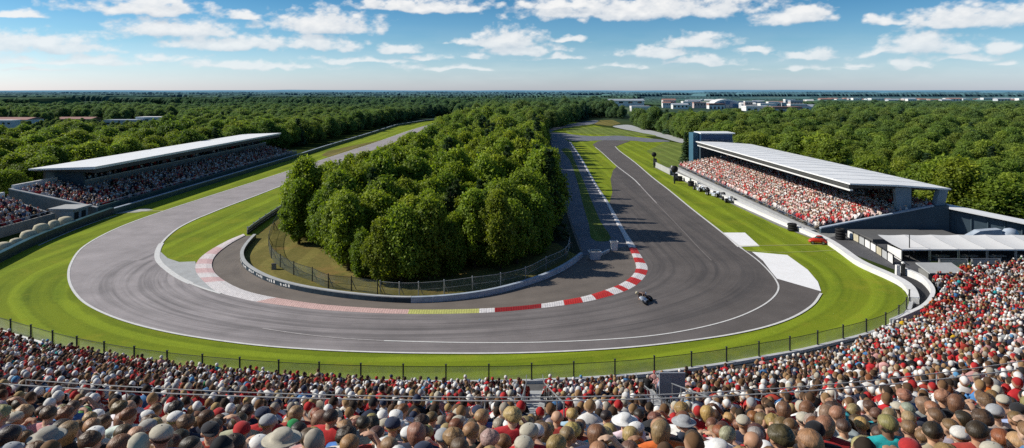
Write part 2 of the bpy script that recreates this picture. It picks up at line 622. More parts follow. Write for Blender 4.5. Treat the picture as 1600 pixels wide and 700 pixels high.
far_c = mixc(nt, ramp(nt, wood, [(.50, 0.0), (.60, 1.0)]), wood_c, field_c)
far_c = mixc(nt, mathn(nt, 'MULTIPLY', far, .8), far_c, (.085, .20, .30))  # distance haze painted into the ground colour
link(nt, mixc(nt, ramp(nt, mathn(nt, 'DIVIDE', py_, 1000.0, True), [(.25, 0.0), (.4, 1.0)]), near_c, far_c), b.inputs['Base Color'])
b.inputs['Roughness'].default_value = 1.0; b.inputs['Specular IOR Level'].default_value = 0.0
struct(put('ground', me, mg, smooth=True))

# low hills along the horizon, distance haze painted in as blue
mh = bpy.data.materials.new('distant_hills'); nt, b = nodes_of(mh)
p = geo_pos(nt)
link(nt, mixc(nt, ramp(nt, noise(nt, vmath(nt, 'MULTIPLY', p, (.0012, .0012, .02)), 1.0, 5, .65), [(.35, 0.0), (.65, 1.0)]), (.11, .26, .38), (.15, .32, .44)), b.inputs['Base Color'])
b.inputs['Roughness'].default_value = 1.0; b.inputs['Specular IOR Level'].default_value = 0.0
for hy, amp, base, sd in ((9500, 16, 12, 3), (7200, 10, 6, 11)):
    hx = np.linspace(-11000, 11000, 240)
    rr = np.random.default_rng(sd)
    hz = base + amp * (.5 + .35 * np.sin(hx / 1900 + sd) * np.sin(hx / 700 + 2 * sd) + .35 * np.interp(hx, np.linspace(-11000, 11000, 60), rr.random(60)))
    n_ = len(hx)
    V = [(x, hy - 500, -1) for x in hx] + [(x, hy, z) for x, z in zip(hx, hz)] + [(x, hy + 900, z * .6) for x, z in zip(hx, hz)]
    F = [(k * n_ + i, k * n_ + i + 1, (k + 1) * n_ + i + 1, (k + 1) * n_ + i) for k in range(2) for i in range(n_ - 1)]
    me = bpy.data.meshes.new('hills'); me.from_pydata(V, [], F)
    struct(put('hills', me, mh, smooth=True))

# ------------------------------------------------------------------ plan lines of the circuit
fence_pl = spline(GL([(-160, 455), (-80, 492), (0, 518), (50, 533), (100, 547), (150, 558), (200, 567), (280, 578), (340, 584), (400, 589), (480, 594), (560, 597), (640, 598.5), (720, 599), (800, 598), (880, 595), (950, 591), (1000, 587), (1060, 580), (1120, 572), (1190, 560), (1250, 549), (1300, 537), (1340, 527), (1380, 514), (1402, 502), (1416, 488), (1421, 474)]), 6)
leftwall_pl = spline(GL([(-150, 492), (-70, 446), (0, 411), (60, 381), (120, 357), (178, 335)]), 5)
rwall_pl = spline(GL([(1421, 474), (1419, 464), (1411, 452), (1392, 440), (1340, 416), (1310, 394.5), (1288, 380), (1252, 364), (1220, 351), (1180, 333), (1148, 318.5), (1100, 296), (1060, 277), (1040, 267)]), 5)
pit_wall_pl = [G(178, 335)] + [(-45.0, y) for y in (82, 95, 110, 128, 144)] + GL([(512, 231), (566, 214.5), (620, 197), (662, 190), (700, 186)])

# whole infield and verge: one lawn sheet, roads are laid on top
lawn = [tuple(p) for p in fence_pl] + [tuple(p) for p in rwall_pl[1:]] + GL([(1030, 250), (1010, 236), (1040, 222), (990, 208), (950, 200), (900, 190), (700, 186)]) + [tuple(p) for p in pit_wall_pl[::-1][1:]] + [tuple(p) for p in leftwall_pl[::-1][1:]]
sheet('grass', lawn, .006, M_grass)

# the island inside the barrier
barrier_pl = spline(GL([(474, 300), (452, 326), (436, 341), (410, 360), (393, 375), (379, 392), (375, 403), (380, 417), (400, 432), (430, 445), (470, 455.5), (520, 464), (560, 469), (600, 472.5), (640, 474), (700, 471), (760, 463), (820, 448), (870, 429), (900, 411), (911, 402)]), 6)
island_r = spline(GL([(911, 402), (903, 384), (893, 356), (885, 330), (878, 296), (871, 262), (864, 236), (858, 212)]), 6)
island = [tuple(p) for p in barrier_pl] + [tuple(p) for p in island_r[1:]] + [(10, 330), (-26, 330)] + GL([(694, 191), (602, 229), (514, 265)])
sheet('forest_floor', island, .012, M_earth)
dry = [tuple(p) for p in barrier_pl[6:]] + GL([(893, 395), (870, 380), (700, 400), (560, 400), (500, 360), (480, 320), (470, 304)])
sheet('dry_grass', dry, .018, M_dry)

# main asphalt: outer edge all the way round, then back along the inner edges
outer_e = spline(GL([(700, 186.5), (640, 204), (592, 221), (512, 247), (400, 283.5), (320, 309), (256, 330), (200, 350), (160, 368), (128, 388), (111, 412), (107, 430), (112, 450), (130, 472), (160, 489), (200, 504), (250, 517), (300, 526.5), (400, 540), (500, 547.5), (600, 551.5), (700, 553), (800, 552.5), (900, 549), (1000, 542), (1100, 530), (1150, 522), (1200, 510.5), (1240, 496), (1270, 477), (1283, 459)]), 5)
white_e = GL([(1278, 441), (1262, 422), (1230, 399), (1175, 394)])
right_e = spline(GL([(1160, 389.5), (1126, 362), (1080, 326), (1046, 298), (1020, 278), (992, 254), (968, 236), (961, 229)]), 4)
kerb_out = spline(GL([(380, 366), (356, 376), (320, 397), (306, 413), (307, 427), (320, 442), (340, 457), (372, 466), (400, 472), (460, 480), (500, 484.5), (560, 488.5), (625, 491), (700, 491), (773, 488.5), (846, 482), (882, 477.5), (917, 472), (960, 461), (986, 451), (1005, 436), (1012, 420), (1004, 404), (992, 384), (980, 366), (968, 346), (952, 318), (934, 291), (910, 249), (892, 222)]), 6)
kerb_in = spline(GL([(383, 369), (361, 381), (338, 399), (331, 414), (336, 428), (352, 441), (377, 453.5), (402, 461), (432, 467), (484, 475), (520, 479), (570, 482.5), (628, 485.2), (700, 485.5), (773, 483), (846, 476.5), (880, 471), (912, 465), (945, 455), (970, 445), (988, 432), (994, 419), (990, 404), (981, 385), (972, 366), (961, 346), (947, 318), (930, 291), (907, 249), (889.5, 222)]), 6)
inner_left = spline(GL([(512, 264), (472, 278), (400, 306), (352, 324), (320, 337), (310, 341), (280, 356), (258, 374), (247, 391), (247, 407), (264, 424), (286, 438), (320, 452), (345, 459.5)]), 5)
grass_gore = GL([(952, 318), (957, 300), (954, 280), (958, 266), (964, 260), (940, 238), (930, 230)])
main = [tuple(p) for p in outer_e] + white_e + [tuple(p) for p in right_e] + [G(945, 226)] + grass_gore[::-1]
ki = [i for i, p in enumerate(kerb_out) if p[0] > 10 and p[1] < G(952, 318)[1]]
k_end = max(ki)
kw = [i for i, p in enumerate(kerb_out) if p[0] < -18 and p[1] < G(345, 459)[1]]
k_beg = min(kw)
main += [tuple(p) for p in kerb_out[k_end:k_beg:-1]]
main += [tuple(p) for p in inner_left[::-1]] + GL([(580, 236), (602, 228), (694, 190)])
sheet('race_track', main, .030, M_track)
# apron between the kerb and the barrier, running on as the service roads
apron = [tuple(p) for p in kerb_in] + [G(880, 222)] + [tuple(p) for p in island_r[::-1]] + [tuple(p) for p in barrier_pl[::-1] if p[1] < G(400, 366)[1]]
sheet('apron', apron, .024, M_apron)
service = GL([(981, 385), (961, 346), (947, 318), (930, 291), (907, 249), (889.5, 222), (878, 214), (858, 210), (864, 236), (871, 262), (880, 296), (888, 330), (896, 356), (906, 382), (912, 400), (940, 394)])
sheet('service_road', service, .031, M_service)
strip_grass = spline(GL([(880, 232), (890, 250), (902, 284), (911, 320), (920, 350), (931, 377), (951, 377), (938, 346), (925, 316), (912, 284), (897, 250), (886, 232)]), 4, True)
sheet('grass_strip', strip_grass, .038, M_far_grass)
# pale concrete wedge in front of the wide kerb
il = [p for p in inner_left if p[1] < G(258, 374)[1]]
wedge = [tuple(p) for p in il] + [tuple(p) for p in kerb_out if p[0] < -18 and G(306, 413)[1] >= p[1] >= G(340, 457)[1]][::-1] + GL([(305, 409), (280, 410), (262, 404), (251, 394)])
sheet('concrete_wedge', wedge, .036, M_conc)
# white painted run-off areas
sheet('runoff_paint', GL([(1175, 394), (1230, 399), (1262, 422), (1278, 441), (1283, 456), (1245, 445), (1214, 436), (1204, 424), (1192, 408)]), .037, M_patch)
sheet('runoff_paint', GL([(1128, 364), (1164, 364), (1187, 385), (1152, 386)]), .037, M_patch)
# far part of the circuit
loop_a = spline(GL([(860, 207), (880, 208), (900, 211), (930, 213), (965, 212), (1000, 215), (1040, 219), (1045, 221.5), (1010, 222), (990, 220), (940, 219.5), (900, 221), (880, 216), (862, 211)]), 4, True)
sheet('far_road', loop_a, .040, M_service)
sheet('far_road', spline(GL([(858, 207), (872, 202), (900, 197.5), (925, 194), (935, 189), (930, 188), (915, 190), (880, 196), (858, 201)]), 4, True), .034, M_service)
sheet('far_road', GL([(930, 230.5), (926, 226), (934, 221), (945, 219), (985, 220.5), (972, 225), (961.5, 229.5)]), .0405, M_track)
sheet('paved_strip', spline(GL([(958, 197), (980, 195), (1000, 200), (1030, 207), (1068, 218), (1068, 224), (1030, 214), (995, 206), (970, 201)]), 4, True), .042, M_conc)
sheet('far_grass', spline(GL([(884, 205), (905, 199.5), (940, 199), (985, 205), (1025, 213), (990, 212), (930, 210), (900, 208)]), 4, True), .044, M_far_grass)
sheet('far_grass', GL([(928, 194), (938, 188), (958, 187.5), (970, 193), (955, 197)]), .046, M_dry)
sheet('far_grass', [(21.5, 122), (26.4, 121.5), (33, 122.5), (45, 128), (46, 176), (43, 184), (30, 178), (24, 168), (22, 150)], .005, M_far_grass)
sheet('worn_verge', GL([(502, 242.5), (512, 236), (566, 224.5), (592, 219.5), (598, 218), (590, 222), (514, 246)]), .020, M_dry)

# white lines
M_worn2 = plain('faint_line_paint', (.42, .39, .38), .8, var=.25, scale=4)
M_worn = plain('worn_line_paint', (.20, .18, .17), .8, var=.3, scale=4)
def lines():
    line_strip('edge_line', [p for p in outer_e], .17, .046, M_white)
    line_strip('edge_line', right_e[::-1] , .2, .046, M_white)
    line_strip('edge_line', spline(GL([(1160, 389.5), (1184, 407.5), (1201, 424), (1212, 438), (1216.5, 449), (1212, 461), (1195, 476), (1160, 493.5), (1120, 506.5), (1060, 519.5), (1000, 527.5), (900, 534), (800, 536.5), (700, 536), (600, 533.5)]), 5), .12, .047, M_white)
    line_strip('edge_line', spline(GL([(600, 533.5), (540, 530), (470, 523), (410, 514)]), 5), .10, .0465, M_worn2)
    line_strip('edge_line', [p for p in inner_left], .2, .046, M_white)
    line_strip('edge_line', [p for p in inner_left if p[1] < G(0, 378)[1] and p[1] > G(0, 446)[1]], .42, .048, M_white)
    line_strip('edge_line', spline(GL([(930, 230), (940, 238), (964, 260), (990, 280), (1000, 290)]), 4), .15, .046, M_white)
    line_strip('edge_line', spline(GL([(1000, 290), (1010, 301), (1026, 318)]), 4), .13, .0461, M_worn2)
    line_strip('edge_line', spline(GL([(1026, 318), (1042, 335), (1066, 360), (1092, 388), (1112, 408)]), 4), .10, .0462, M_worn)
    line_strip('edge_line', GL([(1150, 384.4), (1200, 384), (1290, 382.5)]), .10, .040, M_yellowline)
    line_strip('edge_line', GL([(1165, 392), (1220, 395), (1270, 393.5), (1312, 391)]), .07, .040, M_yellowline)
    line_strip('edge_line', spline(GL([(60, 384), (110, 362), (150, 347), (182, 337)]), 4), .18, .040, M_conc)
    line_strip('edge_line', spline(GL([(180, 335), (215, 331), (256, 330)]), 4), .25, .040, M_yellowline)
    sheet('runoff_paint', GL([(180, 334.5), (196, 330), (228, 326), (240, 328), (215, 332)]), .026, M_conc)
lines()

# kerb: one raised strip; its painted blocks follow the lap
def kerb_mat():
    m = vcol('kerb_paint', .6); nt = m.node_tree; b = nt.nodes['Principled BSDF']
    src = b.inputs['Base Color'].links[0].from_socket
    p = geo_pos(nt)
    k = ramp(nt, noise(nt, p, 2.2, 6, .75), [(.55, 0.0), (.80, .5)])
    c = mixc(nt, k, src, (.20, .17, .16))
    chip = ramp(nt, noise(nt, p, 17.0, 3, .6), [(.68, 0.0), (.76, .45)])
    link(nt, mixc(nt, chip, c, (.15, .14, .13)), b.inputs['Base Color'])
    wv = nt.nodes.new('ShaderNodeTexWave'); wv.inputs['Scale'].default_value = 2.0; link(nt, p, wv.inputs['Vector'])
    bn = nt.nodes.new('ShaderNodeBump'); bn.inputs['Strength'].default_value = .2; bn.inputs['Distance'].default_value = .03
    link(nt, wv.outputs['Fac'], bn.inputs['Height']); link(nt, bn.outputs[0], b.inputs['Normal'])
    return m


def kerb():
    A = np.array(kerb_out)[:, :2]; B = np.array(kerb_in)[:, :2]
    n = len(A)
    px = 800 + FPX * A[:, 0] / A[:, 1]; py = 142 + FPX * H / A[:, 1]
    me = bpy.data.meshes.new('kerb')
    V = []
    for k in range(n):
        o_, i_ = A[k], B[k]
        m_ = o_ * .35 + i_ * .65
        V += [(o_[0], o_[1], .033), (m_[0], m_[1], .10), (i_[0], i_[1], .085), (i_[0], i_[1], .02)]
    F = []; mats = []
    rw = (.74, .71, .70); red = (.52, .035, .03); dred = (.27, .02, .022); pink = (.64, .44, .43); yel = (.50, .50, .16); lpink = (.70, .62, .61)
    cols = []
    for k in range(n - 1):
        x = .5 * (px[k] + px[k + 1]); y = .5 * (py[k] + py[k + 1])
        right_side = A[k][0] > 8 and y < 452
        if right_side:
            if y < 386: c = rw
            else: c = red if int(y / 8.6) % 2 else rw
        elif x < 400:
            c = pink if int(k / 3) % 2 and y < 445 and y > 378 else ((.70, .66, .65) if y > 430 else lpink)
        elif x < 640: c = (.62, .42, .38)
        elif x < 750: c = yel
        elif x < 773: c = rw
        elif x < 846: c = dred
        elif x < 880: c = rw
        elif x < 910: c = red
        elif x < 934: c = rw
        elif x < 957: c = red
        elif x < 974: c = rw
        elif x < 986: c = red
        else: c = rw
        for j in range(3):
            F.append((4 * k + j, 4 * k + 4 + j, 4 * k + 5 + j, 4 * k + 1 + j)); cols.append(c)
    me.from_pydata(V, [], F)
    at = me.color_attributes.new('Col', 'FLOAT_COLOR', 'CORNER')
    arr = np.array([c + (1,) for c in cols for _ in range(4)], dtype=np.float32).ravel()
    at.data.foreach_set('color', arr)
    bm = bmesh.new(); bm.from_mesh(me); bmesh.ops.recalc_face_normals(bm, faces=bm.faces); bm.to_mesh(me); bm.free()
    struct(put('kerb', me, kerb_mat()))
kerb()

# concourse outside the fence (under the near stand) and paths on the right
conc = [tuple(p) for p in offset(fence_pl, -.3)] + [(30.5, 45.5), (33, 50), (58, 51), (60, -12), (-62, -12), (-62, 40)]
sheet('concourse', conc, .010, plain('dark_concourse', (.07, .07, .072), .9, var=.3, scale=.6))
sheet('paddock_path', [(28.6, 61.5), (29.5, 67), (44, 67), (46, 63), (47, 51), (33, 50.6), (30.8, 46)], .014, plain('paddock_asphalt', (.10, .10, .105), .85, var=.25, scale=.5))
sheet('stand_verge', [(27.6, 69), (28.6, 62), (33, 66), (33, 122), (26, 122), (26.6, 100)], .016, M_concd)

# ------------------------------------------------------------------ barriers and fences
def near_fence():
    root = tag(empty('safety_fence', (0, 32, 0)), 'low wire safety fence on a white kerb between crowd and grass', 'fence')
    pl = resample([tuple(p) for p in fence_pl], .8)
    def rel(m):  # parts are modelled in place; shift to the root
        m.v = [(x, y - 32, z) for x, y, z in m.v]; return m
    rel(MB().ribbon_wall(pl, 0, .16, -.22)).build('base_kerb', M_wallwhite, root)
    posts = resample([tuple(p) for p in fence_pl], 2.05)
    post0 = None
    for i, (x, y) in enumerate(posts):
        right = x > 8
        if post0 is None:
            m = MB(); m.box((0, 0, .44), (.065, .06, .88)); m.box((0, .0, .90), (.09, .09, .04)); m.box((.0, -.08, .09), (.16, .14, .18), taper=.6)
            post0 = m.build('post', plain('grey_steel_post', (.075, .08, .08), .5, .3), root); o = post0
        else:
            o = post0.copy(); COL.objects.link(o)
        o.location = (x, y - 32, 0)
    m = MB(); m.path([(x, y, .80) for x, y in pl], .014, 6); rel(m).build('top_rail', M_dark, root)
    n_ = len(pl)
    V = [(x, y - 32 + .02, .17) for x, y in pl] + [(x, y - 32 + .02, .79) for x, y in pl]
    me = bpy.data.meshes.new('mesh_panel'); me.from_pydata(V, [], [(i, i + 1, n_ + i + 1, n_ + i) for i in range(n_ - 1)])
    put('mesh_panel', me, M_wire, root)
near_fence()


def wall(name, pl, z1, th, mat, label, cap=None, capw=.05):
    root = tag(empty(name, (pl[0][0], pl[0][1], 0)), label, 'barrier')
    ox, oy = pl[0][:2]
    q = [(x - ox, y - oy) for x, y in pl]
    MB().ribbon_wall(q, 0, z1, th).build('wall_face', mat, root)
    if cap:
        c = offset(q, -capw if th > 0 else capw)
        MB().ribbon_wall(c, z1 + .002, z1 + .07, th + (2 * capw if th > 0 else -2 * capw)).build('coping', cap, root)
    return root

lw = resample(leftwall_pl, 1.0)
wl = wall('barrier_wall', lw, .72, .42, M_navy, 'dark navy padded barrier curving beside the left edge of the grass', M_teal, .015)
pw = resample(pit_wall_pl, 2.0)
wall('barrier_wall', pw, .62, .3, M_teal, 'long teal barrier running below the left grandstand beside the straight', M_bluewall, .03)
rw_ = resample(rwall_pl, .9)
wall('barrier_wall', rw_, .34, -.55, M_wallwhite, 'thick white wall around the outside of the grass on the right', M_wallwhite, .03)
outer2 = spline(GL([(1404, 426), (1418, 432), (1436, 440), (1449, 452), (1455, 464), (1451, 477), (1438, 490), (1418, 500), (1390, 512)]), 6)
wall('barrier_wall', resample(outer2, .7), .45, .22, M_wallwhite, 'slim white wall curving outside the dark path near the right crowd', M_wallwhite, .02)
pathA = resample(rwall_pl[:22], .8)
sheet('access_path', [tuple(p) for p in offset(outer2, .1)] + GL([(1400, 508), (1421, 474), (1419, 464), (1411, 452), (1392, 440)]), .020, plain('dark_path', (.035, .035, .038), .9, var=.3, scale=1))

# barrier round the island, in three painted lengths
bl = resample([tuple(p) for p in barrier_pl], .6)
pxs = [800 + FPX * p[0] / p[1] for p in bl]
i1 = next(i for i, p in enumerate(bl) if p[1] < G(0, 374)[1])
i2 = next(i for i, x in enumerate(pxs) if x > 638 and i > i1)
wall('barrier_wall', bl[i1 - 1:i2 + 1], .34, .28, M_navy, 'dark curved barrier with pale top edge round the front left of the wood', M_conc, .0)
wall('barrier_wall', bl[i2:], .40, .28, M_bluewall, 'pale grey blue barrier curving round the front right of the wood')
# painted marks on the left length: short pale flashes
def rail_marks():
    root = [o for o in bpy.data.objects if o.name.startswith('barrier_wall') and 'front left' in str(o.get('label', ''))][0]
    seg = bl[i1 - 1:i2 + 1]
    ox, oy = seg[0]
    m = MB()
    off = offset(seg, -.012)
    rr = random.Random(4)
    for k in range(12, 32):
        if k % 3 == 2: continue
        a, b_ = off[k], off[k + 1]
        for j in range(2):
            t0 = j * .5 + rr.uniform(.02, .12); t1 = t0 + rr.uniform(.2, .32)
            za, zb = rr.uniform(.08, .14), rr.uniform(.22, .3)
            P = lambda t, z: (a[0] + (b_[0] - a[0]) * t - ox, a[1] + (b_[1] - a[1]) * t - oy, z)
            sl = rr.uniform(-.12, .12)
            m.add([P(t0, za), P(t1, za), P(t1 + sl, zb), P(t0 + sl, zb)], [(0, 1, 2, 3)])
    m.build('painted_marks', M_wallwhite, root)
rail_marks()

def guard_rail():
    seg = resample(spline(GL([(388, 367), (405, 354), (425, 340), (444, 327), (458, 313), (474, 298)]), 5), .8)
    ox, oy = seg[0]
    q = [(x - ox, y - oy) for x, y in seg]
    root = tag(empty('guard_rail', (ox, oy, 0)), 'black steel guard rail beside the inner grass left of the wood', 'guard rail')
    MB().ribbon_wall(q, .02, .22, .1).build('lower_beam', M_dark, root)
    MB().ribbon_wall(q, .27, .45, .1).build('middle_beam', M_dark, root)
    MB().ribbon_wall(offset(q, .02), .50, .70, .08).build('upper_beam', M_steel, root)
    p0 = None
    for x, y in resample(q, 2.2):
        if p0 is None:
            p0 = MB().box((0, 0, .4), (.1, .1, .8)).build('post', M_steel, root); o = p0
        else: o = p0.copy(); COL.objects.link(o)
        o.location = (x - .12, y + .1, 0)
guard_rail()


def wire_fence(pts, label, mat_post, hgt, mesh_mat):
    ox, oy = pts[0]
    q = [(x - ox, y - oy) for x, y in pts]
    root = tag(empty('wire_fence', (ox, oy, 0)), label, 'fence')
    p0 = None
    for x, y in q:
        if p0 is None:
            m = MB(); m.tube((0, 0, 0), (0, 0, hgt), .045, .035, 8); m.ell((0, 0, hgt), (.05, .05, .04), 8, 4); m.tube((0, 0, hgt * .8), (.28, .3, 0), .025, .025, 6)
            p0 = m.build('post', mat_post, root); o = p0
        else: o = p0.copy(); COL.objects.link(o)
        o.location = (x, y, 0)
    d = resample(spline(q, 4), .5)
    MB().path([(x, y, hgt * .93) for x, y in d], .018, 5).build('top_wire', mat_post, root)
    MB().path([(x, y, hgt * .45) for x, y in d], .012, 5).build('middle_wire', mat_post, root)
    n_ = len(d)
    me = bpy.data.meshes.new('wire_mesh')
    me.from_pydata([(x, y, .04) for x, y in d] + [(x, y, hgt * .92) for x, y in d], [], [(i, i + 1, n_ + i + 1, n_ + i) for i in range(n_ - 1)])
    put('wire_mesh', me, mesh_mat, root)

wire_fence(GL([(440, 338), (428, 360), (420, 385), (424, 404), (438, 418), (459, 430), (488, 440), (513, 451), (549, 455), (590, 461)]), 'dark posted wire fence on the dry grass left of the wood', M_dark, 1.05, M_wiredark)
wire_fence(GL([(594, 461), (624, 463.5), (654, 463), (694, 460), (738, 454), (782, 448), (821, 438), (853, 421), (884, 405), (890, 388)]), 'green wire fence with pale posts under the dark front trees', M_steel, 1.0, M_wiredark)
exec_after = []

# ------------------------------------------------------------------ grandstands
def stairs_profile(x0, z0, run, rise, n, sgn):
    """stepped outline in (x, z) going up away from the track"""
    pts = [(x0, 0.0), (x0, z0)]
    x, z = x0, z0
    for i in range(n):
        x += sgn * run; pts.append((x, z)); z += rise; pts.append((x, z))
    pts.append((x, 0.0))
    return pts


def left_stand():
    root = tag(empty('grandstand', (-50, 75, 0)), 'long covered grandstand full of shaded spectators beside the left straight', 'grandstand')
    def sh(m):
        m.v = [(x + 50, y - 75, z) for x, y, z in m.v]; return m
    prof = stairs_profile(-46.9, .18, .72, .166, 12, -1)
    m = MB(); m.prism(prof, 'y', 75.0, 144.0); sh(m).build('terrace', M_concd, root)
    m = MB(); m.box((-46.6, 109.6, .5), (.25, 69.0, 1.0)); sh(m).build('front_wall', M_teal, root)
    m = MB(); m.path([(-46.6, y, 1.28) for y in (75.2, 144)], .03)
    for y in np.arange(75.3, 144, 3.0): m.tube((-46.6, y, 1.0), (-46.6, y, 1.28), .025)
    sh(m).build('hand_rail', M_steel, root)
    # near end: sloping concrete end wall with a pale back parapet
    m = MB(); m.prism([(-46.5, 0), (-46.5, .85), (-56.3, 2.95), (-56.3, 0)], 'y', 74.6, 74.97); sh(m).build('end_wall', M_concd, root)
    m = MB(); m.prism([(-46.5, .86), (-46.5, .98), (-56.3, 3.08), (-56.3, 2.96)], 'y', 74.56, 75.0); sh(m).build('end_coping', M_conc, root)
    m = MB(); m.box((-56.15, 78.6, 1.7), (.3, 7.2, 3.4)); sh(m).build('back_parapet', M_wallwhite, root)
    # upper tier
    m = MB(); m.box((-53.2, 113.2, 1.85), (.16, 61.6, 1.9)); sh(m).build('tier_parapet', M_concd, root)
    m = MB(); m.box((-53.2, 113.2, 2.87), (.3, 61.6, .12)); sh(m).build('tier_coping', M_conc, root)
    m = MB(); m.box((-55.4, 113.2, 1.15), (4.2, 61.6, 2.28)); m.box((-56.4, 113.2, 2.45), (2.0, 61.6, .35)); sh(m).build('upper_tier', M_concd, root)
    m = MB(); m.box((-57.7, 113.2, 2.2), (.3, 61.8, 4.4)); sh(m).build('back_wall', M_soffit, root)
    m = MB(); m.box((-53.6, 82.3, 2.25), (1.6, .3, 4.5)); m.box((-55.8, 82.32, 3.4), (3.4, .2, 2.0)); sh(m).build('end_pillar', M_slate, root)
    for y in np.arange(88, 144, 7.0):
        m = MB(); m.box((-53.6, y, 3.8), (.28, .22, 1.5)); sh(m).build('roof_post', M_soffit, root)
    m = MB(); m.prism([(-50.0, 4.62), (-49.9, 4.93), (-57.9, 4.66), (-57.9, 4.5)], 'y', 79.8, 144.2); sh(m).build('roof', M_roof, root)
    m = MB(); m.prism([(-50.1, 4.1), (-50.1, 4.60), (-57.7, 4.48), (-57.7, 4.3), (-52.0, 4.25)], 'y', 80.4, 143.6); sh(m).build('roof_fascia', M_soffit, root)
    m = MB()
    for y in np.arange(83, 144, 4.0): m.box((-53.9, y, 4.835 - .03), (7.6, .05, .02))
    sh(m)
    return root
left_stand()


def left_small():
    root = tag(empty('small_stand', (-50, 62, 0)), 'small open concrete stand with a few rows of spectators at the far left edge', 'stand')
    def sh(m):
        m.v = [(x + 50, y - 62, z) for x, y, z in m.v]; return m
    m = MB(); m.prism(stairs_profile(-48.9, .35, .72, .24, 7, -1), 'y', 60.5, 71.0); sh(m).build('terrace', M_concd, root)
    m = MB(); m.box((-48.75, 65.75, .5), (.2, 10.5, 1.0)); sh(m).build('front_wall', M_concd, root)
    m = MB(); m.box((-54.2, 66.2, 1.6), (.25, 9.8, 3.2)); sh(m).build('back_parapet', M_wallwhite, root)
    m = MB(); m.prism([(-48.9, 0), (-48.9, .9), (-54.2, 2.6), (-54.2, 0)], 'y', 71.02, 71.25); sh(m).build('end_wall', M_conc, root)
    m = MB(); m.path([(-48.7, y, 1.35) for y in (60.6, 70.9)], .03)
    for y in np.arange(60.8, 71, 2.0): m.tube((-48.7, y, 1.0), (-48.7, y, 1.35), .025)
    sh(m).build('hand_rail', M_steel, root)
    # terrace block between the two stands
    r2 = tag(empty('concrete_block', (-48.4, 72.8, 0)), 'grey concrete access block with openings between the two left stands', 'concrete block')
    m = MB(); m.box((0, 0, .6), (2.6, 2.6, 1.2)); m.box((.2, 0, 1.3), (3.0, 2.9, .16)); m.build('block', M_conc, r2)
    for dy in (-.7, .5):
        m = MB(); m.box((1.31, dy, .5), (.05, .7, .8)); m.build('opening', M_dark, r2)
    MB().box((-1.6, .2, .55), (.5, 2.2, 1.1), taper=.8).build('side_wall', M_concd, r2)
left_small()


def bales():
    m = MB()
    m.loft([(0, 0, 0, .50, .42), (0, 0, .12, .56, .48), (0, 0, .62, .56, .48), (0, 0, .86, .46, .40), (0, 0, .95, .2, .18)], 14)
    labels = ['beige padded bale nearest the left picture edge, behind the navy barrier', 'second beige bale from the left picture edge, behind the navy barrier',
              'third beige bale from the left picture edge, behind the navy barrier', 'fourth beige bale along the navy barrier, beside a dark gap',
              'rounded beige bale in the middle of the row behind the navy barrier', 'sixth beige bale along the navy barrier, below the concrete wall',
              'beige bale second from the far end of the row behind the barrier', 'beige bale at the far end of the row behind the barrier']
    base = resample(offset(spline(GL([(-10, 415), (60, 381), (120, 357), (170, 338)]), 5), 1.15), 2.2)
    o0 = None
    for i, (x, y) in enumerate(base[:8]):
        if o0 is None: o0 = m.build('padded_bale', M_bale, None, True); o = o0
        else: o = o0.copy(); COL.objects.link(o)
        o.location = (x, y, .02); o.rotation_euler = (0, 0, random.uniform(0, 3)); s = random.uniform(.9, 1.25); o.scale = (s * 1.1, s, s * random.uniform(.95, 1.25))
        tag(o, labels[i], 'bale', 'beige bales behind the navy barrier')
bales()


